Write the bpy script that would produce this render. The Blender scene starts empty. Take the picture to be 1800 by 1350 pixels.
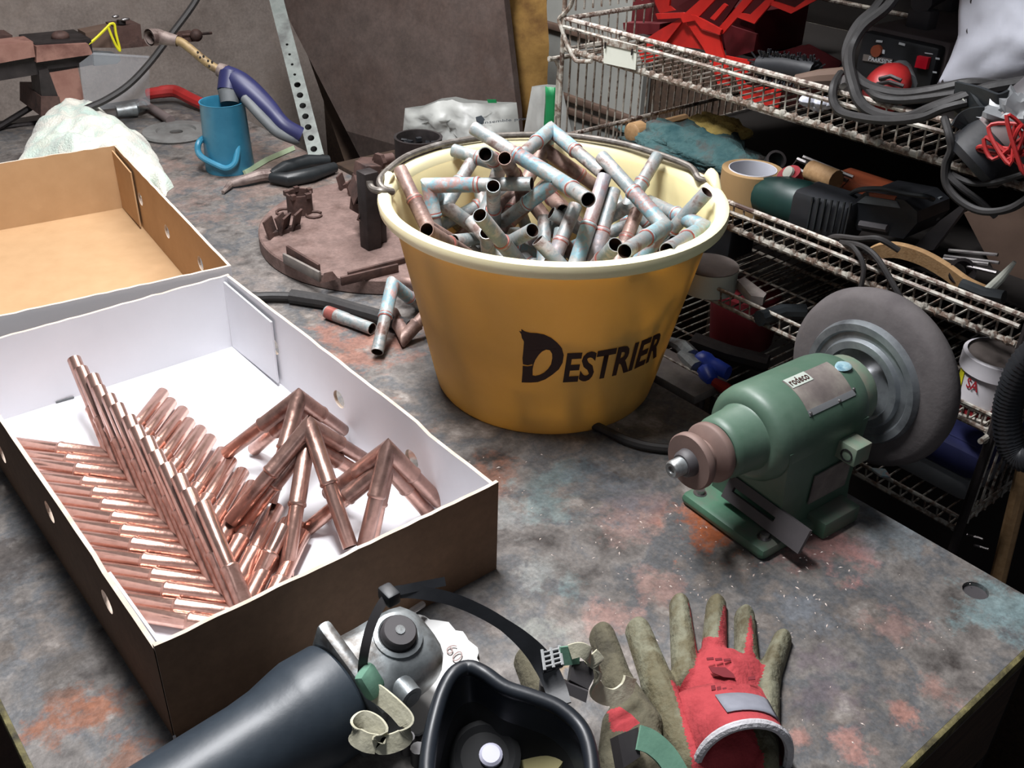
import bpy, bmesh, math, random
import numpy as np
from mathutils import Vector, Matrix, noise
from mathutils.geometry import tessellate_polygon
V = Vector
random.seed(7)
S = bpy.context.scene
H = 0.90                      # height of the bench top above the floor; all shapes below use z = 0 on the bench top
# ------------------------------------------------------------------ camera
F_PX, PITCH, ROLL, YAW = 1746.0, 0.5535, 0.031, math.radians(40.5)
CAM = V((0, 0, 0.59))
def _rot(v):
    c, s = math.cos(YAW), math.sin(YAW)
    return V((v[0]*c + v[1]*s, -v[0]*s + v[1]*c, v[2]))
FW = _rot((0, math.cos(PITCH), -math.sin(PITCH)))
_u0 = _rot((0, math.sin(PITCH), math.cos(PITCH))); _r0 = _rot((1, 0, 0))
RT = _r0*math.cos(ROLL) + _u0*math.sin(ROLL)
UP = _u0*math.cos(ROLL) - _r0*math.sin(ROLL)
cd = bpy.data.cameras.new('camera'); cd.sensor_width = 36; cd.lens = 36*F_PX/1800; cd.clip_start = 0.01
co = bpy.data.objects.new('camera', cd); S.collection.objects.link(co)
co.matrix_world = Matrix((( RT.x, UP.x, -FW.x, CAM.x), (RT.y, UP.y, -FW.y, CAM.y), (RT.z, UP.z, -FW.z, CAM.z+H), (0, 0, 0, 1)))
S.camera = co
# ------------------------------------------------------------------ light and exposure
S.view_settings.view_transform = 'Standard'; S.view_settings.look = 'None'
S.view_settings.gamma = 1; S.view_settings.use_curve_mapping = False
S.view_settings.exposure = 0.2
W = bpy.data.worlds.new('world'); S.world = W; W.use_nodes = True
W.node_tree.nodes['Background'].inputs[0].default_value = (0.80, 0.86, 1.0, 1)
W.node_tree.nodes['Background'].inputs[1].default_value = 0.06
def area(name, loc, target, sx, sy, power, col):
    l = bpy.data.lights.new(name, 'AREA'); l.shape = 'RECTANGLE'; l.size = sx; l.size_y = sy; l.energy = power; l.color = col
    o = bpy.data.objects.new(name, l); S.collection.objects.link(o)
    o.location = V(loc) + V((0, 0, H)); d = V(target) - V(loc)
    o.rotation_euler = d.to_track_quat('-Z', 'Y').to_euler(); return o
area('tube_lamp_light', (0.85, 1.40, 1.10), (0.60, 0.80, 0), 0.62, 0.14, 12, (1.0, 0.97, 0.96))
area('second_tube_light', (0.34, 0.80, 1.28), (0.38, 0.78, 0), 0.62, 0.14, 28, (0.98, 0.98, 1.0))
area('fill_light', (-0.9, -0.9, 1.7), (0.3, 0.6, 0), 0.9, 0.3, 2.2, (0.86, 0.92, 1.0))  # added fill from the camera side, no actual lamp there
# ------------------------------------------------------------------ pixel rays -> points on real planes
def ray(px, py): return FW + RT*((px-900)/F_PX) - UP*((py-675)/F_PX)
def P(px, py, z=0.0):
    d = ray(px, py); return CAM + d*((z-CAM.z)/d.z)
def PX(px, py, x):
    d = ray(px, py); return CAM + d*((x-CAM.x)/d.x)
def PY(px, py, y):
    d = ray(px, py); return CAM + d*((y-CAM.y)/d.y)
def PL(px, py, o, n):
    d = ray(px, py); return CAM + d*((V(o)-CAM).dot(V(n))/d.dot(V(n)))
def PD(px, py, p0, L, far=True):
    """point on the pixel's ray at distance L from p0 (nearest approach when out of reach)"""
    d = ray(px, py).normalized(); m = p0-CAM; b = m.dot(d); h2 = m.length_squared-b*b
    k = math.sqrt(max(L*L-h2, 0)); q = CAM + d*(b + (k if far else -k))
    return p0 + (q-p0).normalized()*L
# ------------------------------------------------------------------ materials
def lin(c):
    return tuple(((x/255)/12.92 if x/255 <= 0.04045 else ((x/255+0.055)/1.055)**2.4) for x in c)
def mat(name, cols, scale=20, rough=0.6, metal=0.0, bump=0.0, bscale=None, detail=6, spread=0.35, transl=None, alpha=None, spots=None, coords='Object', aniso=None, rough2=None, sheen=0, distort=0.0, grain=None):
    m = bpy.data.materials.new(name); m.use_nodes = True
    nt = m.node_tree; N = nt.nodes; L = nt.links; b = N['Principled BSDF']
    tc = N.new('ShaderNodeTexCoord'); out = tc.outputs[coords]
    if aniso:
        mp = N.new('ShaderNodeMapping'); mp.inputs['Scale'].default_value = aniso; L.new(out, mp.inputs[0]); out = mp.outputs[0]
    col = None
    if len(cols) > 1:
        nz = N.new('ShaderNodeTexNoise'); nz.inputs['Scale'].default_value = scale; nz.inputs['Detail'].default_value = detail
        nz.inputs['Roughness'].default_value = 0.62; nz.inputs['Distortion'].default_value = distort; L.new(out, nz.inputs['Vector'])
        rp = N.new('ShaderNodeValToRGB'); e = rp.color_ramp.elements
        n = len(cols); a0 = 0.5-spread/2
        e[0].position = a0; e[0].color = (*lin(cols[0]), 1); e[1].position = a0+spread; e[1].color = (*lin(cols[-1]), 1)
        for i in range(1, n-1):
            q = e.new(a0+spread*i/(n-1)); q.color = (*lin(cols[i]), 1)
        L.new(nz.outputs['Fac'], rp.inputs[0]); col = rp.outputs[0]
        if rough2 is not None:
            mr = N.new('ShaderNodeMapRange'); mr.inputs[1].default_value = a0; mr.inputs[2].default_value = a0+spread
            mr.inputs[3].default_value = rough; mr.inputs[4].default_value = rough2; L.new(nz.outputs['Fac'], mr.inputs[0]); L.new(mr.outputs[0], b.inputs['Roughness'])
    else:
        rg = N.new('ShaderNodeRGB'); rg.outputs[0].default_value = (*lin(cols[0]), 1); col = rg.outputs[0]
    if spots:       # stains and tonal patches lying at given places: (x, y, radius, colour, strength)
        nd = N.new('ShaderNodeTexNoise'); nd.inputs['Scale'].default_value = 20; nd.inputs['Detail'].default_value = 10; nd.inputs['Roughness'].default_value = 0.72
        L.new(tc.outputs[coords], nd.inputs['Vector'])
        for (x, y, r, c, k) in spots:
            vd = N.new('ShaderNodeVectorMath'); vd.operation = 'DISTANCE'; vd.inputs[1].default_value = (x-0.4, y-1.0, 0.90)
            L.new(tc.outputs[coords], vd.inputs[0])
            mr = N.new('ShaderNodeMapRange'); mr.inputs[1].default_value = 0; mr.inputs[2].default_value = r; mr.inputs[3].default_value = 0.95; mr.inputs[4].default_value = 0.0
            L.new(vd.outputs['Value'], mr.inputs[0])
            ad = N.new('ShaderNodeMath'); ad.operation = 'ADD'; ad.operation = 'MULTIPLY_ADD'; L.new(nd.outputs['Fac'], ad.inputs[0]); ad.inputs[1].default_value = 2.8; L.new(mr.outputs[0], ad.inputs[2])
            st = N.new('ShaderNodeMapRange'); st.inputs[1].default_value = 1.92; st.inputs[2].default_value = 2.22; st.inputs[3].default_value = 0; st.inputs[4].default_value = k
            L.new(ad.outputs[0], st.inputs[0])
            mx = N.new('ShaderNodeMix'); mx.data_type = 'RGBA'; L.new(st.outputs[0], mx.inputs[0]); L.new(col, mx.inputs[6]); mx.inputs[7].default_value = (*lin(c), 1)
            col = mx.outputs[2]
    for gs, ga in (grain or ()):      # fine wear: darker and lighter specks
        ng = N.new('ShaderNodeTexNoise'); ng.inputs['Scale'].default_value = gs; ng.inputs['Detail'].default_value = 5; ng.inputs['Roughness'].default_value = 0.7; L.new(tc.outputs[coords], ng.inputs['Vector'])
        gr = N.new('ShaderNodeMapRange'); gr.inputs[1].default_value = 0.36; gr.inputs[2].default_value = 0.64; gr.inputs[3].default_value = 1-ga; gr.inputs[4].default_value = 1+ga; L.new(ng.outputs['Fac'], gr.inputs[0])
        gm = N.new('ShaderNodeMix'); gm.data_type = 'RGBA'; gm.blend_type = 'MULTIPLY'; gm.inputs[0].default_value = 1.0; L.new(col, gm.inputs[6]); L.new(gr.outputs[0], gm.inputs[7]); col = gm.outputs[2]
    L.new(col, b.inputs['Base Color'])
    if rough2 is None or len(cols) == 1: b.inputs['Roughness'].default_value = rough
    b.inputs['Metallic'].default_value = metal
    if sheen: b.inputs['Sheen Weight'].default_value = sheen
    if bump:
        nb = N.new('ShaderNodeTexNoise'); nb.inputs['Scale'].default_value = bscale or scale*3; nb.inputs['Detail'].default_value = 4; L.new(out, nb.inputs['Vector'])
        bp = N.new('ShaderNodeBump'); bp.inputs['Strength'].default_value = bump; bp.inputs['Distance'].default_value = 0.004
        L.new(nb.outputs['Fac'], bp.inputs['Height']); L.new(bp.outputs[0], b.inputs['Normal'])
    o = N['Material Output']
    if transl:
        tb = N.new('ShaderNodeBsdfTranslucent'); tb.inputs[0].default_value = (*lin(transl[0]), 1)
        ms = N.new('ShaderNodeMixShader'); ms.inputs[0].default_value = transl[1]
        L.new(b.outputs[0], ms.inputs[1]); L.new(tb.outputs[0], ms.inputs[2]); L.new(ms.outputs[0], o.inputs[0])
    if alpha is not None:
        ts = N.new('ShaderNodeBsdfTransparent'); ms = N.new('ShaderNodeMixShader'); ms.inputs[0].default_value = alpha
        L.new(ts.outputs[0], ms.inputs[1]); L.new(b.outputs[0], ms.inputs[2]); L.new(ms.outputs[0], o.inputs[0])
    return m
PINK, RUST, ORG, TEAL, GREY, DARK = (146,116,108), (112,70,52), (146,76,38), (104,122,122), (140,138,138), (48,44,44)
M = {}
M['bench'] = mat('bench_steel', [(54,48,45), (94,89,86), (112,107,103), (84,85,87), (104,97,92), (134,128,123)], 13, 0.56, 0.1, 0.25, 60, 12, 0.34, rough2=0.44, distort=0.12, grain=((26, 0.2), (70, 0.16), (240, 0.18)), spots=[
    (0.74,1.5,0.45,(124,106,98),0.75), (0.50,1.55,0.40,(120,104,98),0.75), (0.46,1.12,0.20,(132,122,116),0.5),
    (0.45,0.73,0.10,RUST,0.75), (0.53,0.90,0.15,(138,92,76),0.7), (0.49,0.60,0.09,(126,84,66),0.7),
    (0.60,0.42,0.085,ORG,0.95), (0.565,0.475,0.10,PINK,0.55), (0.66,0.33,0.09,(158,112,106),0.7),
    (0.455,0.40,0.060,PINK,0.8), (0.505,0.405,0.05,PINK,0.65), (0.44,0.44,0.05,TEAL,0.7), (0.40,0.425,0.06,(140,142,134),0.6), (0.37,0.38,0.04,(150,124,84),0.7), (0.47,0.55,0.07,(146,146,143),0.55), (0.44,0.47,0.05,(146,148,144),0.5), (0.52,0.55,0.10,TEAL,0.6), (0.58,0.52,0.09,(86,94,102),0.6),  # pale greys right of the carton paint in the brighter bench there
    (0.63,0.245,0.05,PINK,0.6), (0.585,0.30,0.055,(108,112,118),0.7), (0.72,0.20,0.09,(112,132,134),0.8), (0.735,0.31,0.08,(116,124,128),0.6),
    (0.50,0.20,0.035,(164,120,110),0.8), (0.555,0.187,0.03,(160,116,104),0.8), (0.60,0.185,0.04,(150,114,104),0.6), (0.475,0.225,0.025,(160,118,108),0.7), (0.53,0.24,0.08,(96,86,92),0.6),
    (0.08,0.56,0.07,(128,78,52),0.85), (0.045,0.66,0.05,(84,74,66),0.7), (0.09,0.50,0.05,(120,76,52),0.8), (0.07,0.75,0.13,(66,60,57),0.8), (0.08,0.92,0.13,(62,56,54),0.8), (0.08,0.62,0.06,(70,62,56),0.6), (0.30,0.46,0.07,(74,66,62),0.6), (0.36,0.47,0.05,(72,64,62),0.6)])  # rust browns, plus darker patches left and in front of the carton
M['bench_edge'] = mat('bench_edge_crust', [(40,36,28), (86,80,50), (120,112,72)], 60, 0.8, 0, 0.6, 120)
M['bench_under'] = mat('bench_wood_dark', [(44,32,24), (70,52,38)], 12, 0.8, 0, 0.3, 60, aniso=(1,12,12))
M['wall'] = mat('wall_concrete', [(136,124,116), (158,146,138), (146,132,122)], 5, 0.9, 0, 0.3, 40, grain=((30, 0.1), (160, 0.12)))
M['wall_dark'] = mat('wall_sheet_grey', [(120,122,118), (140,141,136), (132,134,130)], 4, 0.75, 0, 0.1)
M['back_dark'] = mat('dark_back_sheet', [(26,22,20), (36,30,27)], 10, 0.9)
M['floor'] = mat('floor_concrete', [(52,42,38), (84,66,60), (66,56,52)], 9, 0.9, 0, 0.3, 60)
M['board'] = mat('board_rusty_brown', [(54,44,39), (72,60,55), (62,48,42), (80,70,66)], 5, 0.85, 0, 0.25, 50, spread=0.5, grain=((24, 0.14), (140, 0.14)))
M['board_edge'] = mat('board_edge', [(92,74,60), (66,52,44)], 20, 0.85)
M['angle'] = mat('angle_iron_grey', [(108,116,112), (132,138,134), (98,100,98)], 18, 0.55, 0.3)
M['hole'] = mat('hole_black', [(16,15,15)], 1, 0.9)
M['foam'] = mat('foam_yellow', [(122,90,42), (146,112,58), (102,72,34)], 14, 0.95, 0, 0.5, 30)
M['kraft'] = mat('kraft_board', [(108,82,62), (118,90,69)], 30, 0.8, 0, 0.04, grain=((120, 0.06),))
M['kraft_in'] = mat('kraft_board_light', [(174,140,102), (182,148,110)], 30, 0.75, 0, 0.04)
M['white'] = mat('card_white', [(214,214,218), (220,220,224)], 10, 0.6)
M['card_edge'] = mat('card_cut_edge', [(206,190,176), (186,168,150)], 60, 0.85)
M['copper'] = mat('copper_bright', [(206,162,148), (222,180,165), (190,144,130)], 45, 0.17, 0.9, 0.03, 120, rough2=0.28)
M['copper2'] = mat('copper_brown_soldered', [(178,138,124), (200,158,144), (156,116,104)], 40, 0.28, 0.84, 0.1, 140)
M['copper3'] = mat('copper_tripod_dull', [(148,116,106), (178,142,130), (124,96,88)], 30, 0.32, 0.8, 0.1, 140)
M['pat_a'] = mat('copper_oxidised_grey', [(112,88,80), (150,148,146), (130,142,144), (176,170,166), (128,108,102)], 34, 0.48, 0.25, 0.2, 150, spread=0.34)
M['pat_b'] = mat('copper_oxidised_teal', [(96,132,148), (150,182,190), (158,154,150), (116,156,168), (166,130,124), (140,172,180)], 30, 0.5, 0.15, 0.2, 150, spread=0.36)
M['pat_c'] = mat('copper_oxidised_brown', [(104,70,60), (150,124,114), (126,104,98), (96,68,58)], 32, 0.48, 0.3, 0.2, 150)
M['pat_d'] = mat('copper_oxidised_pink', [(152,108,102), (182,164,162), (152,152,158), (172,112,106)], 30, 0.45, 0.3, 0.2, 150)
M['ring'] = mat('solder_ring_red', [(150,82,74), (176,112,104)], 60, 0.4, 0.4)
M['tube_in'] = mat('tube_inside_dark', [(58,40,34), (84,62,54)], 30, 0.6, 0.5)
M['bucket'] = mat('bucket_yellow_shaded', [(204,178,112), (216,190,124), (208,182,116)], 8, 0.45, 0, 0.03, 60, transl=((236,194,108), 0.40))  # outer wall: same plastic as inside, its shade put into the colour
M['bucket_in'] = mat('bucket_inner_lit', [(238,230,176), (242,234,186)], 8, 0.45, 0, 0.03, 60, transl=((246,206,120), 0.35))  # same plastic again, paled to paint the lit inner wall
M['bucket_rim'] = mat('bucket_rim_lit', [(242,230,184), (246,236,194)], 8, 0.45, 0, 0.03, 60)  # same plastic, strong light on the rim put into the colour
M['ink'] = mat('print_dark_maroon', [(58,24,18), (44,18,14)], 30, 0.6)
M['wire_grey'] = mat('wire_grey', [(130,124,118), (96,90,84), (150,146,142)], 40, 0.5, 0.5, 0.1)
M['rust_plate'] = mat('rusty_plate', [(104,84,78), (120,99,93), (90,70,64)], 14, 0.75, 0.2, 0.25, 90, grain=((40, 0.12), (200, 0.15)))
M['rust_dark'] = mat('rusty_steel_dark', [(66,46,42), (86,64,58), (48,36,34)], 24, 0.7, 0.3, 0.3, 90)
M['rust_beam'] = mat('rusty_beam', [(124,84,74), (146,108,96), (100,64,56)], 12, 0.75, 0.15, 0.2, 70)
M['steel_dark'] = mat('steel_blackened', [(40,36,36), (62,56,56)], 30, 0.55, 0.5, 0.15)
M['steel_matte'] = mat('steel_matte', [(190,192,192), (170,172,172)], 40, 0.4, 0.2)
M['steel'] = mat('steel_bright', [(176,172,172), (142,138,138)], 40, 0.3, 0.9)
M['alu'] = mat('cast_alloy_worn', [(122,128,130), (158,164,166), (96,92,88), (140,148,152)], 20, 0.42, 0.6, 0.12, 90, spread=0.45)
M['mug'] = mat('enamel_blue', [(44,112,140), (54,124,152), (40,102,130)], 14, 0.38, 0, 0.05)
M['torch_blue'] = mat('torch_navy_plastic', [(34,36,74), (42,44,86)], 30, 0.45)
M['torch_grey'] = mat('torch_grey_rubber', [(88,92,94), (104,108,110)], 30, 0.6)
M['brass'] = mat('brass_dirty', [(122,102,70), (146,124,86), (92,74,54)], 50, 0.55, 0.15)
M['nozzle'] = mat('nozzle_scale', [(110,96,92), (138,124,118), (86,70,66)], 40, 0.6, 0.4)
M['red_paint'] = mat('red_paint', [(146,30,32), (166,44,42)], 20, 0.42)
M['red_box'] = mat('red_toolbox_paint', [(176,22,16), (188,32,24), (156,24,20)], 12, 0.5, 0, 0.06)
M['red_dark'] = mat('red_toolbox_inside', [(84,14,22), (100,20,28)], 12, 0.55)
M['towel'] = mat('towel_terry', [(206,204,188), (196,212,200), (222,218,206), (184,204,194)], 9, 0.95, 0, 0.7, 260, sheen=0.3)
M['black'] = mat('black_plastic', [(26,27,30), (34,36,40)], 40, 0.48, 0, 0.05)
M['black_blue'] = mat('black_plastic_bluish', [(38,46,54), (48,56,64)], 30, 0.42, 0, 0.05)
M['rubber'] = mat('black_rubber', [(24,28,34), (32,37,44)], 30, 0.40, 0, 0.04)
M['grip'] = mat('black_grip', [(22,25,28), (40,44,46)], 24, 0.4, 0, 0.1)
M['cable'] = mat('cable_grey_rubber', [(28,27,27), (42,40,40)], 40, 0.6, 0, 0.1)
M['cable_dark'] = mat('cable_black', [(34,32,32), (52,49,48)], 40, 0.55)
M['bag'] = mat('plastic_bag_white', [(166,168,164), (184,186,182), (150,152,150)], 8, 0.4, 0, 0.2, 24, transl=((210,212,208), 0.25))
M['green_print'] = mat('green_print', [(12,110,62), (18,124,70)], 20, 0.5)
M['bag_ink'] = mat('bag_ink', [(70,78,84)], 1, 0.6)
M['green_paint'] = mat('machine_green_paint', [(58,86,69), (84,107,92), (70,96,80), (98,104,94)], 9, 0.45, 0, 0.08, 60, spread=0.5)
M['green_edge'] = mat('machine_green_base', [(48,92,70), (70,108,86), (98,96,88)], 14, 0.5, 0, 0.1)
M['dusty_green'] = mat('machine_green_dusty', [(118,118,104), (104,124,106), (128,116,106)], 16, 0.7, 0, 0.1)
M['flange'] = mat('pulley_brown_dust', [(110,90,84), (128,106,98)], 30, 0.65, 0.2)
M['wheel'] = mat('buff_wheel_grey', [(80,75,75), (92,87,87), (72,67,68)], 12, 0.9, 0, 0.1, 160)
M['wheel_steel'] = mat('wheel_flange_steel', [(134,140,146), (160,166,170), (112,116,120)], 20, 0.36, 0.7)
M['plate_label'] = mat('label_dusty', [(132,126,118), (110,102,98), (92,84,82)], 30, 0.6)
M['plate_white'] = mat('label_pale', [(176,184,174), (160,168,160)], 40, 0.55)
M['rack_white'] = mat('rack_white_coated', [(150,146,136), (168,164,154), (92,70,56), (160,156,146), (70,52,43)], 34, 0.55, 0, 0.1, spread=0.3)
M['rack_rust'] = mat('rack_rusty_rail', [(196,190,178), (92,66,54), (186,178,168), (70,50,42)], 46, 0.65, 0, 0.15, spread=0.22)
M['tag_white'] = mat('tag_white', [(206,208,196), (196,198,186)], 14, 0.5)
M['teal_fluff'] = mat('teal_fluff', [(40,74,78), (66,96,97), (80,73,70)], 30, 1.0, 0, 1.0, 120)
M['sponge'] = mat('yellow_sponge', [(198,170,96), (214,188,114)], 60, 1.0, 0, 1.0, 160)
M['wood'] = mat('wood_pale', [(150,116,78), (172,138,98)], 16, 0.7, 0, 0.1, aniso=(1,10,10))
M['wood_dark'] = mat('wood_brown', [(98,78,66), (78,60,50)], 16, 0.8, 0, 0.1)
M['tape'] = mat('tape_brown', [(150,122,84), (162,134,96)], 10, 0.5)
M['tape_core'] = mat('tape_core_white', [(214,216,226)], 1, 0.6)
M['drill'] = mat('tool_dark_green', [(10,40,37), (16,50,46)], 20, 0.45)
M['orange_dull'] = mat('dull_orange', [(150,72,40), (126,62,38)], 20, 0.6)
M['inv_cover'] = mat('grey_brown_cover', [(104,92,92), (116,104,102)], 12, 0.6, 0, 0.05)
M['canvas'] = mat('white_canvas', [(178,180,190), (188,190,200), (168,171,182)], 7, 0.85, 0, 0.15, 40)
M['red_glow'] = mat('red_switch', [(226,30,52)], 1, 0.3)
M['pale_print'] = mat('pale_print', [(196,200,204)], 1, 0.6)
M['red_print'] = mat('red_print', [(150,30,40)], 1, 0.6)
M['yellow'] = mat('yellow_cord', [(206,200,20), (222,216,40)], 40, 0.6)
M['clear'] = mat('clear_plastic', [(196,200,206)], 1, 0.25, alpha=0.15)
M['glove_red'] = mat('glove_red_knit', [(156,52,57), (168,60,65), (146,46,51)], 30, 0.95, 0, 0.4, 260)
M['glove_in'] = mat('glove_dark_red_inside', [(82,18,24), (98,26,32)], 30, 0.95)
M['latex'] = mat('glove_latex_dirty', [(108,105,84), (96,89,66), (120,119,100), (86,79,58)], 22, 0.85, 0, 0.5, 200)
M['latex2'] = mat('glove_latex_darker', [(80,77,62), (92,87,70), (68,64,52)], 26, 0.9, 0, 0.5, 200)
M['hem'] = mat('glove_hem_grey_white', [(196,194,198), (176,174,178)], 60, 0.95, 0, 0.4, 300)
M['label_grey'] = mat('label_grey_cloth', [(122,124,134), (134,136,146)], 80, 0.9)
M['mark'] = mat('glove_print_dark', [(110,30,38)], 1, 0.9)
M['strap_pale'] = mat('strap_pale_elastic', [(186,182,158), (202,198,176)], 60, 0.9, 0, 0.2)
M['strap_green'] = mat('strap_green_elastic', [(110,152,130), (96,138,118)], 90, 0.9, 0, 0.05, 300)
M['buckle'] = mat('buckle_black', [(40,38,40), (52,49,50)], 30, 0.5)
M['cup_dark'] = mat('cup_inside_black', [(9,10,12), (14,15,17)], 20, 0.8)
M['mask_shell'] = mat('mask_shell_grey', [(62,60,62), (76,72,74)], 20, 0.55)
M['valve'] = mat('valve_white', [(196,196,214)], 1, 0.4)
M['filter'] = mat('filter_yellowish', [(142,134,92), (156,148,106)], 20, 0.7)
M['disc_white'] = mat('abrasive_disc_white', [(232,232,230), (222,222,220)], 30, 0.85)
M['disc_ink'] = mat('disc_print_grey', [(160,140,136)], 1, 0.8)
M['glint'] = mat('copper_shaving', [(240,214,200), (255,244,236)], 50, 0.25, 0.25)  # sparkle painted in: near-white, barely metallic colour on the copper
M['grey_disc'] = mat('grey_abrasive_disc', [(98,96,94), (116,116,114)], 40, 0.75, 0, 0.2)
M['tub'] = mat('tub_white', [(214,210,214), (200,196,200)], 10, 0.45)
M['tub_lid'] = mat('tub_lid_dusty', [(84,76,72), (104,94,90)], 24, 0.8)
M['blue_lid'] = mat('blue_lid', [(34,38,78), (44,48,90)], 8, 0.5)
M['clear_box'] = mat('box_translucent', [(112,114,116), (126,128,130)], 8, 0.35)
M['blue_bright'] = mat('blue_plastic', [(36,64,170), (48,78,186)], 12, 0.4)
M['green_rod'] = mat('pale_green_paint', [(150,168,136), (166,180,150)], 30, 0.6)
# ------------------------------------------------------------------ mesh helpers
def frame(o, x, y=None):
    """matrix whose z axis runs along x's given direction partner: columns x, y, z at o"""
    x = V(x).normalized(); z = x.cross(V(y)).normalized(); y = z.cross(x)
    return Matrix(((x.x, y.x, z.x, o[0]), (x.y, y.y, z.y, o[1]), (x.z, y.z, z.z, o[2]), (0, 0, 0, 1)))
def axis(o, d, up=(0, 0, 1)):
    """matrix with local z along d"""
    z = V(d).normalized(); u = V(up)
    if abs(z.dot(u.normalized())) > 0.98: u = V((1, 0, 0))
    x = u.cross(z).normalized(); y = z.cross(x)
    return Matrix(((x.x, y.x, z.x, o[0]), (x.y, y.y, z.y, o[1]), (x.z, y.z, z.z, o[2]), (0, 0, 0, 1)))
def rz(o, a): return Matrix.Translation(V(o)) @ Matrix.Rotation(a, 4, 'Z')
ROOT = {}
def tagp(o, label=None, cat=None, group=None, kind=None):
    if label: o['label'] = label
    if cat: o['category'] = cat
    if group: o['group'] = group
    if kind: o['kind'] = kind
    return o
def thing(name, label, cat, loc, rot=0, group=None):
    o = bpy.data.objects.new(name, None); o.empty_display_size = 0.02
    o.location = loc; o.rotation_euler = (0, 0, rot); S.collection.objects.link(o)
    ROOT[o] = Matrix.Translation(V(loc)) @ Matrix.Rotation(rot, 4, 'Z')
    return tagp(o, label, cat, group)
def setting(name):
    o = bpy.data.objects.new(name, None); S.collection.objects.link(o); o['kind'] = 'structure'; ROOT[o] = Matrix.Identity(4); return o
class MB:
    def __init__(s): s.v = []; s.f = []; s.m = []; s.k = 0
    def add(s, vs, fs, k=None):
        b = len(s.v); s.v += [V(p) for p in vs]
        for f in fs: s.f.append([i+b for i in f]); s.m.append(s.k if k is None else k)
        return s
    def box(s, c, d, Mx=None, bev=0.0):
        bm = bmesh.new(); bmesh.ops.create_cube(bm, size=1)
        for v in bm.verts: v.co = V((v.co.x*d[0], v.co.y*d[1], v.co.z*d[2]))
        if bev: bmesh.ops.bevel(bm, geom=bm.edges[:], offset=min(bev, min(d)*0.45), segments=2, profile=0.5, affect='EDGES')
        bm.verts.index_update(); A = (Mx or Matrix.Identity(4)) @ Matrix.Translation(V(c))
        s.add([A @ v.co for v in bm.verts], [[v.index for v in f.verts] for f in bm.faces]); bm.free(); return s
    def rings(s, rings, closed=False, cap0=True, cap1=True):
        n = len(rings[0]); b = len(s.v); fs = []
        for r in rings: s.v += [V(p) for p in r]
        R = len(rings)
        for i in range(R if closed else R-1):
            a = i*n; c = ((i+1) % R)*n
            for j in range(n): fs.append([b+a+j, b+a+(j+1) % n, b+c+(j+1) % n, b+c+j])
        if not closed:
            if cap0: fs.append([b+j for j in reversed(range(n))])
            if cap1: fs.append([b+(R-1)*n+j for j in range(n)])
        s.f += fs; s.m += [s.k]*len(fs); return s
    def lathe(s, prof, Mx=None, n=32, closed=False, cap=True):
        Mx = Mx or Matrix.Identity(4); rs = []
        for r, z in prof:
            rs.append([Mx @ V((r*math.cos(2*math.pi*j/n), r*math.sin(2*math.pi*j/n), z)) for j in range(n)])
        return s.rings(rs, closed, cap, cap)
    def cyl(s, p0, p1, r0, r1=None, n=16, caps=True):
        p0 = V(p0); p1 = V(p1); r1 = r0 if r1 is None else r1
        return s.lathe([(r0, 0), (r1, (p1-p0).length)], axis(p0, p1-p0), n, cap=caps)
    def tube(s, pts, r, n=8, closed=False, flat=None):
        pts = [V(p) for p in pts]; N = len(pts); T = []
        for i in range(N):
            a = pts[i-1] if (i > 0 or closed) else pts[i]; c = pts[(i+1) % N] if (i < N-1 or closed) else pts[i]
            T.append((c-a).normalized())
        u = T[0].orthogonal().normalized(); rs = []
        for i in range(N):
            u = (u - T[i]*u.dot(T[i])).normalized(); w = T[i].cross(u)
            q = r[i] if isinstance(r, (list, tuple)) else r
            rs.append([pts[i] + (u*math.cos(2*math.pi*j/n) + w*math.sin(2*math.pi*j/n))*q for j in range(n)])
        return s.rings(rs, closed)
    def ribbon(s, pts, side, w, t):
        """flat strap: side = direction of the width (one vector or one per point)"""
        pts = [V(p) for p in pts]; N = len(pts); rs = []
        for i in range(N):
            T = (pts[min(i+1, N-1)]-pts[max(i-1, 0)]).normalized()
            sd = V(side[i] if isinstance(side, list) else side); sd = (sd - T*sd.dot(T)).normalized(); nn = T.cross(sd)
            ww = w[i] if isinstance(w, (list, tuple)) else w
            rs.append([pts[i]+sd*ww/2+nn*t/2, pts[i]-sd*ww/2+nn*t/2, pts[i]-sd*ww/2-nn*t/2, pts[i]+sd*ww/2-nn*t/2])
        return s.rings(rs)
    def prism(s, outline, t, Mx=None, holes=(), k_side=None):
        """2-D outline (with holes) extruded from z=0 to z=t"""
        Mx = Mx or Matrix.Identity(4); loops = [list(outline)] + [list(h) for h in holes]
        flat = [V((p[0], p[1], 0)) for l in loops for p in l]; n = len(flat); b = len(s.v)
        tri = tessellate_polygon([[V((p[0], p[1], 0)) for p in l] for l in loops])
        s.v += [Mx @ p for p in flat] + [Mx @ (p+V((0, 0, t))) for p in flat]
        for q in tri:
            a, c, d = [flat[i] for i in q]; q = list(q)
            if (c-a).cross(d-a).z < 0: q.reverse()
            s.f.append([b+n+i for i in q]); s.f.append([b+i for i in reversed(q)]); s.m += [s.k, s.k]
        o = 0
        for l in loops:
            m = len(l)
            for j in range(m):
                a, c = o+j, o+(j+1) % m
                s.f.append([b+a, b+c, b+n+c, b+n+a]); s.m.append(s.k if k_side is None else k_side)
            o += m
        return s
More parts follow.
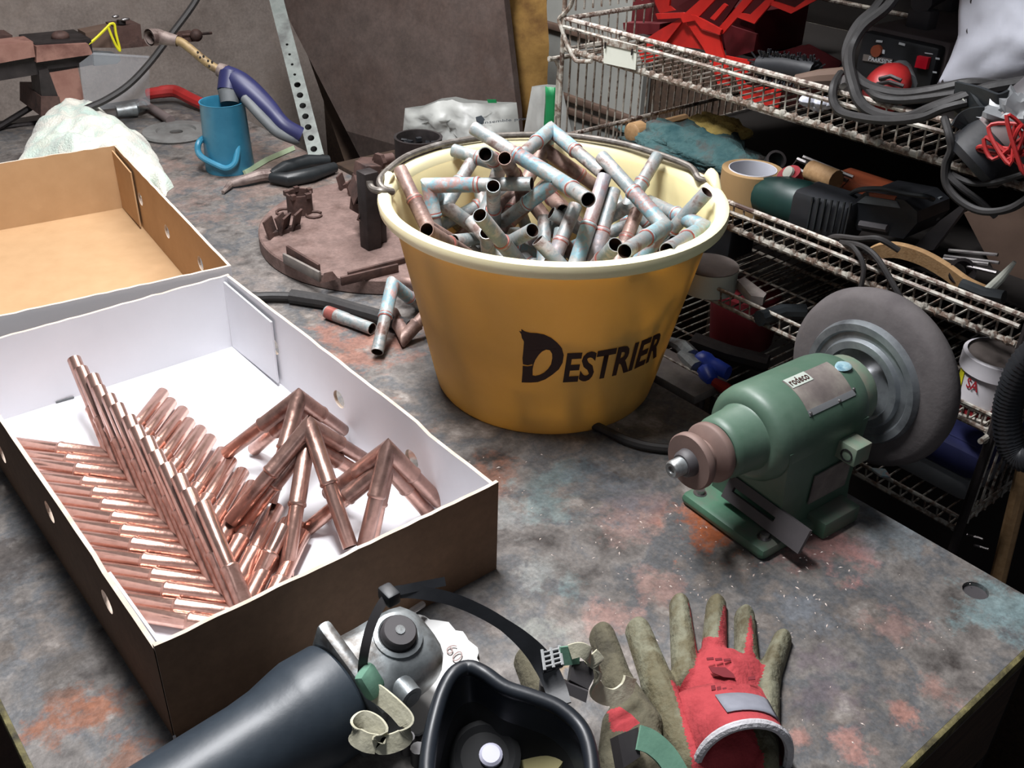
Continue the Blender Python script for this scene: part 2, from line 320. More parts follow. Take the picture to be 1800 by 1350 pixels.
    def poly3(s, pts, t):
        """flat 3-D polygon, the given face outermost, thickness t going in behind it (t < 0: proud of it)"""
        pts = [V(p) for p in pts]; nn = V((0, 0, 0))
        for i in range(len(pts)):
            nn += (pts[i]-pts[0]).cross(pts[(i+1) % len(pts)]-pts[0])
        nn.normalize(); nn = -nn if nn.dot(FW) < 0 else nn; x = (pts[1]-pts[0]).normalized(); Mx = frame(pts[0], x, nn.cross(x)); I = Mx.inverted()
        return s.prism([(I @ p)[:2] for p in pts], t, Mx)
    def ball(s, c, r, Mx=None, n=16, m=10):
        r = (r, r, r) if not isinstance(r, (tuple, list)) else r; A = (Mx or Matrix.Identity(4)) @ Matrix.Translation(V(c)); rs = []
        for i in range(1, m):
            a = math.pi*i/m; rs.append([A @ V((r[0]*math.sin(a)*math.cos(2*math.pi*j/n), r[1]*math.sin(a)*math.sin(2*math.pi*j/n), -r[2]*math.cos(a))) for j in range(n)])
        return s.rings(rs)
    def grid(s, rows, t=0.0):
        """sheet through rows of points, given thickness t along its normal when t > 0"""
        R, C = len(rows), len(rows[0]); b = len(s.v); pts = [[V(p) for p in r] for r in rows]
        s.v += [p for r in pts for p in r]
        for i in range(R-1):
            for j in range(C-1): s.f.append([b+i*C+j, b+i*C+j+1, b+(i+1)*C+j+1, b+(i+1)*C+j]); s.m.append(s.k)
        if t:
            nr = []
            for i in range(R):
                for j in range(C):
                    a = pts[min(i+1, R-1)][j]-pts[max(i-1, 0)][j]; c = pts[i][min(j+1, C-1)]-pts[i][max(j-1, 0)]; q = c.cross(a)
                    nr.append(q.normalized() if q.length > 1e-12 else V((0, 0, 1)))
            b2 = len(s.v); s.v += [pts[i][j]-nr[i*C+j]*t for i in range(R) for j in range(C)]
            for i in range(R-1):
                for j in range(C-1): s.f.append([b2+i*C+j, b2+(i+1)*C+j, b2+(i+1)*C+j+1, b2+i*C+j+1]); s.m.append(s.k)
            ed = [(i, 0) for i in range(R)] + [(R-1, j) for j in range(1, C)] + [(i, C-1) for i in range(R-2, -1, -1)] + [(0, j) for j in range(C-2, 0, -1)]
            for q in range(len(ed)):
                i, j = ed[q]; k, l = ed[(q+1) % len(ed)]
                s.f.append([b+i*C+j, b+k*C+l, b2+k*C+l, b2+i*C+j]); s.m.append(s.k)
        return s
    def build(s, name, mats, parent=None, ang=35, kind=None, label=None, local=False, cat=None, group=None):
        me = bpy.data.meshes.new(name); mats = mats if isinstance(mats, (list, tuple)) else [mats]
        o = bpy.data.objects.new(name, me); S.collection.objects.link(o)
        if parent is not None:
            o.parent = parent; R = ROOT[parent]; ROOT[o] = R
            vs = s.v if local else [R.inverted() @ p for p in s.v]
        else:
            lo = [min(p[i] for p in s.v) for i in range(3)]; hi = [max(p[i] for p in s.v) for i in range(3)]
            c = V(((lo[0]+hi[0])/2, (lo[1]+hi[1])/2, lo[2])); o.location = c; ROOT[o] = Matrix.Translation(c); vs = [p-c for p in s.v]
        me.from_pydata([tuple(p) for p in vs], [], s.f)
        for q in mats: me.materials.append(M[q])
        me.polygons.foreach_set('material_index', s.m)
        bm = bmesh.new(); bm.from_mesh(me); bmesh.ops.recalc_face_normals(bm, faces=bm.faces[:]); bm.to_mesh(me); bm.free()
        me.polygons.foreach_set('use_smooth', [True]*len(me.polygons)); me.set_sharp_from_angle(angle=math.radians(ang))
        me.update(); return tagp(o, label, cat, group, kind)
def copy_tree(o, parent=None):
    c = o.copy(); S.collection.objects.link(c); c.parent = parent
    for ch in [x for x in o.children]: copy_tree(ch, c)
    return c
def text_mesh(body, bold=0.0, spacing=1.0):
    """flat text as (verts2d, faces), normalised to its own box 0..1 x 0..1, plus aspect"""
    cu = bpy.data.curves.new('t', 'FONT'); cu.body = body; cu.offset = bold; cu.space_character = spacing; cu.resolution_u = 3
    o = bpy.data.objects.new('t', cu); S.collection.objects.link(o); dg = bpy.context.evaluated_depsgraph_get()
    me = bpy.data.meshes.new_from_object(o.evaluated_get(dg)); vs = [v.co.copy() for v in me.vertices]; fs = [list(p.vertices) for p in me.polygons]
    bpy.data.objects.remove(o); bpy.data.curves.remove(cu); bpy.data.meshes.remove(me)
    x0 = min(v.x for v in vs); x1 = max(v.x for v in vs); y0 = min(v.y for v in vs); y1 = max(v.y for v in vs)
    return [((v.x-x0)/(x1-x0), (v.y-y0)/(y1-y0)) for v in vs], fs, (x1-x0)/(y1-y0)
def text_on(mb, body, fn, bold=0.02, spacing=1.05, back=None):
    vs, fs, a = text_mesh(body, bold, spacing); mb.add([fn(u, v) for u, v in vs], fs); return mb
def quad_fn(bl, br, tr, tl):
    return lambda u, v: V(bl)*(1-u)*(1-v) + V(br)*u*(1-v) + V(tr)*u*v + V(tl)*(1-u)*v
def smooth_path(pts, k=6, closed=False):
    pts = [V(p) for p in pts]; N = len(pts); out = []
    for i in range(N if closed else N-1):
        g = lambda j: pts[j % N] if closed else pts[max(0, min(N-1, j))]
        a, b, c, d = g(i-1), g(i), g(i+1), g(i+2)
        for q in range(k):
            t = q/k; out.append(0.5*((2*b)+(c-a)*t+(2*a-5*b+4*c-d)*t*t+(3*b-a-3*c+d)*t**3))
    if not closed: out.append(pts[-1])
    return out
def pathZ(px, z):        # pixels with one height each (or one for all)
    return [P(p[0], p[1], p[2] if len(p) > 2 else z) for p in px]
# ---- soft flat bodies (gloves, rags): a field of inner distance raised into a rounded surface
def seg_d(X, Y, a, b, ra, rb):
    ax, ay = a; bx, by = b; dx, dy = bx-ax, by-ay; t = np.clip(((X-ax)*dx+(Y-ay)*dy)/(dx*dx+dy*dy+1e-12), 0, 1)
    return (ra+(rb-ra)*t) - np.hypot(X-ax-t*dx, Y-ay-t*dy)
def poly_d(X, Y, pts):
    n = len(pts); D = np.full(X.shape, 1e9); ins = np.zeros(X.shape, bool)
    for i in range(n):
        ax, ay = pts[i][:2]; bx, by = pts[(i+1) % n][:2]; dx, dy = bx-ax, by-ay
        t = np.clip(((X-ax)*dx+(Y-ay)*dy)/(dx*dx+dy*dy+1e-12), 0, 1); D = np.minimum(D, np.hypot(X-ax-t*dx, Y-ay-t*dy))
        c = ((ay > Y) != (by > Y)) & (X < (bx-ax)*(Y-ay)/((by-ay) if abs(by-ay) > 1e-12 else 1e-12)+ax); ins ^= c
    return np.where(ins, D, -D)
def smax(a, b, k): h = np.clip(0.5+0.5*(a-b)/k, 0, 1); return b*(1-h)+a*h+k*h*(1-h)
def soft(field, box, cell, height, part=None, names=None, z0=0.0005):
    """field(X,Y) -> inner distance; height(d,X,Y) -> z; part(x,y) -> index of the sheet a face belongs to. Returns list of MB."""
    x0, y0, x1, y1 = box; xs = np.arange(x0, x1+cell, cell); ys = np.arange(y0, y1+cell, cell)
    X, Y = np.meshgrid(xs, ys, indexing='ij'); D = field(X, Y)
    gx, gy = np.gradient(D, cell); g = np.maximum(np.hypot(gx, gy), 0.3)
    out = (D < 0) & (D > -cell*1.5)
    Xs = np.where(out, X - D*gx/g**2, X); Ys = np.where(out, Y - D*gy/g**2, Y); Dd = np.maximum(D, 0)
    Z = np.where(out, z0, height(Dd, Xs, Ys)); keep = D > -cell*1.5; res = {}
    nx, ny = D.shape
    for i in range(nx-1):
        for j in range(ny-1):
            if keep[i, j] and keep[i+1, j] and keep[i, j+1] and keep[i+1, j+1] and max(D[i, j], D[i+1, j], D[i, j+1], D[i+1, j+1]) > 0:
                k = part((Xs[i, j]+Xs[i+1, j+1])/2, (Ys[i, j]+Ys[i+1, j+1])/2) if part else 0
                mb, idx = res.setdefault(k, (MB(), {})); q = []
                for a, b in ((i, j), (i+1, j), (i+1, j+1), (i, j+1)):
                    if (a, b) not in idx: idx[(a, b)] = len(mb.v); mb.v.append(V((Xs[a, b], Ys[a, b], Z[a, b])))
                    q.append(idx[(a, b)])
                mb.f.append(q); mb.m.append(0)
    return {k: r[0] for k, r in res.items()}
# ------------------------------------------------------------------ setting
mb = MB(); mb.box((0.6, 0.6, -H-0.02), (4.4, 4.6, 0.04)); mb.build('floor', 'floor', kind='structure')
mb = MB(); mb.box((0.35, 2.46, 0.1), (2.2, 0.10, 2.0)); mb.build('wall_back', 'wall', kind='structure')
mb = MB(); mb.box((1.40, 0.95, 0.1), (0.10, 2.92, 2.0)); mb.build('wall_right', 'bench_under', kind='structure')
# ------------------------------------------------------------------ workbench
t = thing('workbench', 'long grey steel-topped workbench stained with rust and copper dust', 'workbench', (0.4, 1.0, -H))
hole = P(1715, 1038)
ol = [(0.04, 0.165), (0.752, 0.165), (0.752, 1.0), (0.83, 1.0), (0.83, 2.04), (0.04, 2.04)]
hl = [(hole.x+0.011*math.cos(a*math.pi/8), hole.y+0.011*math.sin(a*math.pi/8)) for a in range(16)]
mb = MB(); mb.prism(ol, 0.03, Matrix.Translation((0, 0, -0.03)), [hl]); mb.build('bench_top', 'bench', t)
mb = MB(); mb.lathe([(0.0109, -0.012), (0.0109, -0.004)], Matrix.Translation((hole.x, hole.y, 0)), 16); mb.build('hole_plug', 'mask_shell', t)
mb = MB(); mb.box((0.396, 0.1635, -0.0065), (0.712, 0.006, 0.013), bev=0.002); mb.build('edge_strip', 'bench_edge', t, label='yellow crusted front edge strip')
mb = MB(); mb.box((0.0385, 1.1, -0.0065), (0.006, 1.87, 0.013), bev=0.002); mb.build('edge_strip', 'bench_edge', t)
mb = MB(); mb.box((0.40, 0.185, -0.10), (0.66, 0.03, 0.13)); mb.build('apron', 'bench_under', t)
mb = MB(); mb.box((0.725, 0.95, -0.10), (0.03, 1.5, 0.13)); mb.build('apron', 'bench_under', t)
for x, y in ((0.10, 0.23), (0.69, 0.23), (0.10, 1.95), (0.75, 1.95)):
    mb = MB(); mb.box((x, y, -0.465), (0.08, 0.08, 0.87), bev=0.004); mb.build('leg', 'bench_under', t)
# copper shavings glinting on the bench
mb = MB(); rnd = random.Random(3)
for i in range(230):
    if i < 150: px, py = rnd.uniform(1020, 1480), rnd.uniform(880, 1130)
    elif i < 200: px, py = rnd.uniform(1330, 1740), rnd.uniform(1000, 1340)
    else: px, py = rnd.uniform(780, 1100), rnd.uniform(640, 1000)
    q = P(px, py)
    if not (0.05 < q.x < 0.74 and 0.175 < q.y < 1.0): continue
    r = rnd.choice((0.0006, 0.0008, 0.0008, 0.0013)); a = rnd.uniform(0, 6.28); d = V((math.cos(a), math.sin(a), 0))*r*rnd.uniform(0.8, 2)
    e = V((-d.y, d.x, 0)).normalized()*r*0.6
    mb.add([q-d, q+e+V((0, 0, r*0.3)), q+d, q-e+V((0, 0, r*0.2)), q+V((0, 0, r*0.9))], [[0, 1, 4], [1, 2, 4], [2, 3, 4], [3, 0, 4]])
mb.build('copper_shavings', 'glint', kind='stuff', label='tiny glinting copper shavings scattered over the bench top', cat='shavings')
# ------------------------------------------------------------------ boards, panels and angle iron at the back
t = thing('sheet_metal_panel', 'pale grey ribbed metal panel standing behind the wire rack', 'panel', (1.31, 1.18, -H))
e0, e1 = PX(955, 120, 1.325).y, PX(1128, 150, 1.325).y
mb = MB(); mb.box((1.337, (e0+e1)/2, -0.15), (0.02, e0-e1, 1.5)); mb.build('sheet', 'wall_dark', t)
for a, b in (((985, 168), (1120, 212)), ((985, 190), (1120, 236)), ((955, 42), (1090, 78))):
    p, q = PX(*a, 1.321), PX(*b, 1.321); mb = MB(); mb.box(((1.321), (p.y+q.y)/2, (p.z+q.z)/2), (0.012, e0-e1-0.01, 0.012), bev=0.002); mb.build('rib', 'wood_dark', t)
# yellow foam roll
t0, b0, b1, t1 = PX(884, -30, 1.20), PX(908, 235, 1.20), PX(956, 250, 1.22), PX(957, -30, 1.22)
rows = []
for i in range(22):
    u = i/21; a = t0.lerp(b0, u*1.5); c = t1.lerp(b1, u*1.5); row = []
    for j in range(9):
        w = j/8; q = a.lerp(c, w); bul = math.sin(math.pi*w)
        row.append(q - V((0.045*bul*(0.8+0.4*noise.noise(q*12)), 0, 0)) + V((0, 0.012*noise.noise(V((q.z*14, w*2, 0))), 0)))
    rows.append(row)
mb = MB(); mb.grid(rows, 0.02); mb.build('foam_roll', 'foam', label='yellow foam mattress strip standing between brown board and grey panel', cat='foam')
# leaning brown board
n_o, n_n = (1.10, 1.2, 0.0), (1, 0.25, -0.20)
pts = [PL(*p, n_o, n_n) for p in ((668, 345), (498, 15), (440, -100), (900, -100), (886, 0), (908, 190), (915, 330))]
def drop(a, b): return b + (b-a)*((-0.018-b.z)/(b-a).z)
lo, lo2 = drop(pts[1], pts[0]), drop(pts[5], pts[6])
mb = MB(); mb.poly3([lo]+pts+[lo2], 0.016); mb.build('leaning_board', 'board', label='large rusty brown board leaning in the corner behind the bench', cat='board')
# strip edge of second board
pts = [PL(*p, (1.19, 1.2, 0), n_n) for p in ((500, -20), (525, -20), (655, 330), (622, 330))]
mb = MB(); mb.poly3(pts + [], 0.014); mb.build('board_strip', 'board_edge', label='narrow brown board edge showing between angle iron and leaning board', cat='board')
# perforated angle iron
t = thing('angle_iron', 'perforated grey angle iron leaning upright beside the blue torch', 'angle iron', P(558, 273))
a, b = P(556, 275, 0.0), PX(474, -45, 0.97)
d = (b-a).normalized(); sd = (RT - d*RT.dot(d)).normalized(); sd = -sd if d.cross(sd).dot(FW) > 0 else sd; fr = frame(a, d, sd); L = (b-a).length
hs = []
for k in range(11):
    u = 0.016+k*0.026; r = 0.0068 if k < 7 else 0.003
    hs.append([(u+r*math.cos(j*math.pi/6), r*0.9*math.sin(j*math.pi/6)+0.001) for j in range(12)])
mb = MB(); mb.prism([(0, -0.013), (L, -0.013), (L, 0.013), (0, 0.013)], 0.002, fr, hs); mb.build('perforated_flange', 'angle', t)
mb = MB(); mb.box((L/2, -0.013, -0.012), (L, 0.002, 0.026), fr); mb.build('side_flange', 'angle', t)
mb = MB(); mb.box((L/2, 0.0, -0.022), (L, 0.022, 0.002), fr); mb.build('web', 'hole', t)
# black cable hanging at the back
mb = MB(); mb.tube(smooth_path([PY(*p, 1.84) for p in ((372, -60), (345, 0), (300, 62), (262, 112), (225, 150), (185, 176), (150, 192), (138, 204))], 6), 0.0062, 8)
mb.build('power_cable', 'cable_dark', label='black cable hanging down the back wall behind the vise', cat='cable')
# thin dark rods on the wall at the left
mb = MB(); mb.tube([PY(-10, 228, 1.98), PY(75, 176, 1.98)], 0.006, 8); mb.tube([PY(-20, 226, 1.985), PY(90, 214, 1.985)], 0.005, 8); mb.build('bent_rod', 'steel_dark', label='dark bent steel rod lying at the foot of the back wall', cat='rod')
# ------------------------------------------------------------------ vise with beam at the back left
t = thing('rusty_vise', 'rusty steel vise with long flat jaws at the back left of the bench', 'vise', P(118, 205))
Yv = 1.90
def slab(name, px, dep, m, y=Yv, lab=None):
    mb = MB(); mb.poly3([PY(*p, y) for p in px], dep); return mb.build(name, m, t, label=lab)
slab('jaw', [(-60, 100), (60, 93), (62, 78), (160, 68), (163, 92), (163, 114), (132, 120), (0, 142), (-60, 150)], 0.09, 'steel_dark')
slab('jaw_plate', [(-60, 84), (0, 80), (58, 73), (62, 100), (-60, 122)], 0.05, 'rust_beam', Yv-0.012)
slab('jaw_plate', [(64, 82), (155, 77), (162, 92), (162, 96), (64, 110)], 0.05, 'rust_beam', Yv-0.012)
slab('jaw_plate', [(-30, 62), (22, 62), (22, 74), (-30, 80)], 0.05, 'rust_dark', Yv+0.05)
slab('pedestal', [(80, 122), (136, 116), (152, 190), (108, 196)], 0.08, 'rust_beam')
slab('pedestal_web', [(68, 124), (84, 120), (112, 196), (76, 198)], 0.05, 'steel_dark', Yv-0.005)
slab('foot', [(72, 170), (104, 170), (112, 204), (72, 204)], 0.12, 'rust_dark', Yv-0.01)
mb = MB(); q = PY(106, 64, Yv+0.03)
mb.ball(q, (0.016, 0.012, 0.010)); mb.cyl(PY(70, 84, Yv+0.03), PY(118, 74, Yv+0.03), 0.008); mb.cyl(PY(104, 66, Yv+0.03), PY(100, 78, Yv+0.03), 0.006); mb.build('clamp_screw', 'rust_dark', t)
# block with wing nut, yellow cord, blue-grey block, clear sheet, rail
t = thing('brown_block', 'brown wooden block clamped behind the vise jaws', 'block', PY(225, 85, Yv+0.03))
mb = MB(); mb.poly3([PY(*p, Yv+0.02) for p in ((203, 47), (247, 43), (251, 82), (212, 86))], 0.05); mb.build('block_body', 'rust_dark', t)
mb = MB(); mb.poly3([PY(*p, Yv+0.03) for p in ((150, 58), (200, 48), (208, 84), (154, 84))], 0.04); mb.build('block_body', 'wood_dark', t)
mb = MB(); mb.cyl(PY(213, 42, Yv+0.03), PY(213, 36, Yv+0.03), 0.008); mb.build('bolt', 'steel_dark', t)
mb = MB(); mb.ball((0, 0, 0), (0.007, 0.004, 0.003), Matrix.Translation(PY(203, 29, Yv+0.02))); mb.ball((0, 0, 0), (0.009, 0.004, 0.003), Matrix.Translation(PY(220, 34, Yv+0.02)))
mb.build('wing_nut', 'steel', t, label='bright wing nut')
mb = MB(); mb.tube(smooth_path([PY(*p, Yv+0.002) for p in ((156, 78), (172, 64), (190, 46), (194, 42), (201, 43), (204, 60), (211, 88), (206, 84), (198, 68), (190, 48))], 5), 0.0024, 6)
mb.build('yellow_string', 'yellow', label='bright yellow cord looped over the brown block', cat='cord')
mb = MB(); mb.poly3([PY(*p, Yv-0.01) for p in ((164, 96), (210, 98), (212, 106), (206, 112), (166, 116))], 0.04); mb.build('metal_offcut', 'torch_grey', label='blue-grey metal offcut at the end of the vise jaw', cat='offcut')
mb = MB(); mb.poly3([PY(*p, Yv-0.03) for p in ((140, 112), (164, 94), (210, 96), (262, 100), (264, 184), (150, 196))], 0.003); mb.tube([PY(164, 94, Yv-0.03), PY(262, 100, Yv-0.03)], 0.0022, 6)
mb.build('clear_sheet', 'clear', label='clear plastic sheet hanging from the vise jaw', cat='plastic sheet')
mb = MB(); mb.poly3([PY(*p, Yv+0.05) for p in ((232, 84), (352, 72), (356, 62), (346, 64), (340, 56), (312, 60), (240, 76))], 0.02); mb.tube([PY(320, 62, Yv+0.05), PY(372, 58, Yv+0.05)], 0.003, 6); mb.ball((0, 0, 0), 0.012, Matrix.Translation(PY(345, 62, Yv+0.04)))
mb.build('steel_bracket', 'rust_dark', label='dark steel bracket sticking out behind the torch nozzle', cat='bracket')
# ------------------------------------------------------------------ red handle, rods, grey disc, towel
mb = MB(); mb.tube(smooth_path([P(258, 166, 0.020), P(275, 163, 0.024), P(300, 160, 0.026), P(315, 163, 0.024), P(340, 176, 0.018), P(368, 188, 0.014), P(400, 200, 0.014)], 5), [0.006]+[0.011]*6+[0.012]*18+[0.013]*6, 10)
mb.build('red_pipe', 'red_paint', label='red painted tube handle lying behind the blue mug', cat='handle')
t = thing('ball_hammer', 'steel hammer with slim shaft lying by the grey disc', 'hammer', P(240, 190))
mb = MB(); mb.cyl(P(248, 178, 0.012), P(300, 212, 0.010), 0.007, 0.009, 12); mb.build('shaft', 'inv_cover', t)
mb = MB(); mb.cyl(P(205, 196, 0.014), P(240, 192, 0.014), 0.011, 0.014, 14); mb.cyl(P(240, 192, 0.014), P(252, 186, 0.014), 0.008, 0.01, 14); mb.build('head', 'alu', t)
mb = MB(); mb.poly3([P(246, 178, 0.026), P(262, 190, 0.024), P(244, 188, 0.024)], 0.003); mb.build('cheek', 'steel', t)
c = P(310, 232, 0.004)
mb = MB(); mb.lathe([(0.012, 0), (0.060, 0), (0.062, 0.003), (0.060, 0.007), (0.036, 0.008), (0.034, 0.004), (0.012, 0.004)], Matrix.Translation((c.x, c.y, 0.0005)), 40, closed=True, cap=False)
mb.build('grinding_disc', 'grey_disc', label='grey grinding disc with centre hole lying behind the towel', cat='disc')
# towel
tw = [P(*p, 0.0) for p in ((30, 300), (50, 262), (72, 232), (105, 218), (160, 214), (205, 225), (240, 246), (268, 262), (280, 290), (302, 330), (290, 345), (262, 330), (235, 360), (120, 330))]
t2 = [(p.x, p.y) for p in tw]
bx = (min(p[0] for p in t2)-.01, min(p[1] for p in t2)-.01, max(p[0] for p in t2)+.01, max(p[1] for p in t2)+.01)
def tow(d, X, Y):
    Z = np.zeros(X.shape)
    for i in range(X.shape[0]):
        for j in range(X.shape[1]):
            q = V((X[i, j]*16, Y[i, j]*16, 0.3)); n1 = noise.noise(q); n2 = 1-abs(noise.noise(q*1.7+V((5, 1, 0))))
            dd = d[i, j]; Z[i, j] = 0.001 + min(1, (dd/0.055)**0.6)*(0.052+0.022*n1+0.026*(n2-0.6)) if dd > 0 else 0.001
    return Z
r = soft(lambda X, Y: poly_d(X, Y, t2)+0.004*np.sin(X*90)*np.cos(Y*70), bx, 0.0055, tow)[0]
r.build('towel', 'towel', label='crumpled cream and pale green terry towel behind the brown box lid', cat='towel', ang=180)
# ------------------------------------------------------------------ blue mug and torch
mg = P(405, 296)
t = thing('blue_mug', 'blue enamelled metal mug with bent tube handle holding the torch', 'mug', mg)
mb = MB(); mb.lathe([(0.0, 0.0), (0.040, 0.0), (0.0405, 0.003), (0.036, 0.112), (0.0372, 0.115), (0.0352, 0.115), (0.034, 0.110), (0.037, 0.006), (0.0, 0.005)], Matrix.Translation(mg), 36, cap=False); mb.build('cup', 'mug', t)
hp = [P(423, 218, 0.085) , P(418, 240, 0.075)]
def fr_m(px, py): return PL(px, py, mg-FW*0.045, FW)
hp = [fr_m(422, 219)+FW*0.008, fr_m(425, 230), fr_m(419, 248), fr_m(417, 270), fr_m(412, 288), fr_m(398, 296), fr_m(380, 290), fr_m(356, 277), fr_m(348, 265), fr_m(350, 250), fr_m(357, 235)+FW*0.02, fr_m(366, 226)+FW*0.04]
mb = MB(); mb.tube(smooth_path(hp, 5), 0.0052, 10); mb.build('handle', 'mug', t)
t = thing('blow_torch', 'navy blue welding torch with brass neck standing in the blue mug', 'torch', P(420, 200, 0.1))
o, n_ = mg + V((0, 0, 0.11)), -FW
def tq(px, py, k=0.0): return PL(px, py, o+FW*k, n_)
mb = MB(); mb.cyl(tq(276, 64), tq(262, 66, -0.012), 0.0125, 0.0135, 18, caps=False); mb.cyl(tq(276, 64), tq(312, 72), 0.0125, 0.009, 18, caps=False); mb.cyl(tq(277, 64), tq(263, 66, -0.012), 0.0095, 0.0105, 18, caps=False); mb.build('nozzle', 'nozzle', t)
mb = MB(); mb.tube(smooth_path([tq(300, 69), tq(318, 74), tq(332, 84), tq(350, 99), tq(372, 116), tq(390, 126)], 5), 0.0072, 12); mb.build('neck', 'brass', t)
for k, (px, py) in enumerate(((348, 92), (358, 99), (352, 101), (366, 107), (373, 109), (368, 116))):
    q = tq(px, py, -0.0068); mb = MB(); mb.cyl(q, q-FW*0.0012, 0.0018, n=8); mb.build('vent_hole', 'hole', t)
mb = MB(); mb.cyl(tq(384, 122), tq(398, 128), 0.011, 0.013, 16); mb.build('collar', 'nozzle', t)
bp = smooth_path([tq(394, 128), tq(408, 138), tq(424, 150), tq(448, 170), tq(476, 196), tq(500, 222), tq(528, 238, 0.01)], 5)
mb = MB(); mb.tube(bp, [0.014+0.007*math.sin(math.pi*min(1, i/22)) for i in range(len(bp))], 14); mb.build('body', 'torch_blue', t)
mb = MB(); mb.tube(smooth_path([tq(428, 170, -0.012), tq(444, 188, -0.012), tq(466, 212, -0.010), tq(490, 234, -0.006), tq(526, 248, 0.01)], 5), [0.005]+[0.0085]*18+[0.008, 0.006], 12); mb.build('grip_pad', 'torch_grey', t)
mb = MB(); mb.cyl(tq(406, 128), tq(403, 160), 0.019, 0.0195, 18); mb.build('valve_housing', 'torch_blue', t)
mb = MB(); mb.cyl(tq(403, 160), tq(404, 182), 0.0185, 0.015, 18); mb.build('cap', 'torch_grey', t)
# black pliers and green rod
t = thing('tapered_pliers', 'rusty pliers with fat black grips in front of the blue mug', 'pliers', P(480, 305))
mb = MB(); mb.tube([P(478, 306, .014), P(455, 309, .013), P(425, 318, .010), P(405, 324, .007), P(392, 338, .004)], [0.009, 0.010, 0.008, 0.006, 0.003], 10); mb.build('jaw', 'nozzle', t)
mb = MB(); mb.tube([P(476, 308, .014), P(500, 296, .016), P(540, 284, .016), P(578, 282, .012)], [0.008, 0.012, 0.012, 0.009], 12); mb.build('grip', 'grip', t)
mb = MB(); mb.tube([P(476, 312, .012), P(505, 316, .012), P(545, 308, .012), P(588, 294, .010)], [0.008, 0.012, 0.012, 0.009], 12); mb.build('grip', 'grip', t)
mb = MB(); mb.ribbon([P(430, 304, .004), P(470, 280, .004), P(516, 260, .004)], V((0, 0.5, 1)), 0.008, 0.005); mb.build('green_flat_bar', 'green_rod', label='pale green flat bar lying beside the blue mug', cat='bar')
# ------------------------------------------------------------------ round jig plate
pc = V((0.742, 1.15, 0))
t = thing('welding_jig', 'rusty round steel plate with welded tube stops behind the bucket', 'jig plate', pc)
mb = MB(); mb.lathe([(0.0, 0.0), (0.189, 0.0), (0.191, 0.002), (0.191, 0.020), (0.189, 0.022), (0.0, 0.022)], Matrix.Translation(pc), 72, cap=False); mb.build('plate', 'rust_plate', t)
Z0 = 0.022
q = P(528, 372, Z0); mb = MB(); mb.lathe([(0.019, 0), (0.019, 0.030), (0.016, 0.030), (0.016, 0.004), (0.0, 0.004)], Matrix.Translation(q), 20, cap=False)
for k in range(5): mb.box((0.018*math.cos(k*1.25), 0.018*math.sin(k*1.25), 0.029), (0.007, 0.007, 0.007), Matrix.Translation(q))
mb.build('tube_stop', 'rust_dark', t)
for px, py in ((500, 372), (552, 377)):
    q = P(px, py, Z0+0.002); mb = MB(); mb.tube([q+V((0.012*math.cos(k*.6), 0.012*math.sin(k*.6), 0)) for k in range(10)], 0.0018, 6); mb.build('washer', 'rust_dark', t)
def vee(px, py, s=0.026):
    q = P(px, py, Z0); mb = MB()
    for a in (0.55, -0.55):
        mb.box((0, 0, 0), (0.003, s, s), Matrix.Translation(q+V((0.012 if a > 0 else -0.012, 0, s*0.5))) @ Matrix.Rotation(-0.9, 4, 'Z') @ Matrix.Rotation(0.25 if a > 0 else -0.25, 4, 'Y'))
    mb.box((0, 0, 0.003), (0.03, 0.008, 0.006), Matrix.Translation(q)); mb.build('vee_block', 'rust_dark', t)
vee(490, 412); vee(510, 405); vee(612, 328, 0.022); vee(628, 338, 0.02)
q = P(655, 436, Z0)
mb = MB(); mb.box((q.x, q.y+0.004, Z0+0.055), (0.022, 0.022, 0.11), bev=0.002); mb.box((q.x+0.018, q.y+0.02, Z0+0.03), (0.02, 0.03, 0.06), bev=0.002); mb.build('post', 'steel_dark', t)
def sq_tube(a, d, s, L, up=(0, 0, 1)):
    A = axis(a, d, up); mb = MB(); w = 0.0022
    for x, y, sx, sy in ((s/2, 0, w, s+w), (-s/2, 0, w, s+w), (0, s/2, s, w), (0, -s/2, s, w)): mb.box((x, y, L/2), (sx, sy, L), A)
    return mb.build('square_tube', 'rust_dark', t)
sq_tube(P(648, 378, 0.07), V((0.6, 0.7, -0.1)), 0.024, 0.05, (0.5, 0, 1)); sq_tube(P(641, 300, 0.10), V((0.5, 0.6, -0.15)), 0.022, 0.05)
sq_tube(P(640, 352, 0.085), V((0.3, 0.8, 0.25)), 0.020, 0.04, (0.4, 0, 1))
mb = MB(); mb.box((0, 0, 0), (0.026, 0.03, 0.07), Matrix.Translation(P(642, 330, 0.09)) @ Matrix.Rotation(0.2, 4, 'Y'), bev=0.002); mb.build('post', 'rust_dark', t)
mb = MB(); mb.cyl(P(668, 282, 0.11), P(690, 278, 0.11), 0.008); mb.cyl(P(664, 284, 0.11), P(670, 282, 0.11), 0.012, n=6); mb.build('bolt', 'rust_dark', t)
def rail(a, b, h, m='rust_dark', w=0.004):
    a, b = P(*a, Z0), P(*b, Z0); d = b-a; mb = MB(); A = frame((a+b)/2, d, V((-d.y, d.x, 0))); mb.box((0, 0, h/2), (d.length, w, h), A, bev=0.0006); mb.build('guide_rail', m, t)
rail((506, 448), (562, 482), 0.014); rail((500, 462), (563, 495), 0.014, 'plate_label'); rail((612, 488), (712, 462), 0.008); rail((600, 502), (700, 478), 0.012)
mb = MB(); mb.poly3([P(565, 498, Z0), P(595, 490, Z0), P(588, 476, 0.035), P(570, 480, 0.03)], 0.006); mb.build('stop_wedge', 'rust_dark', t)
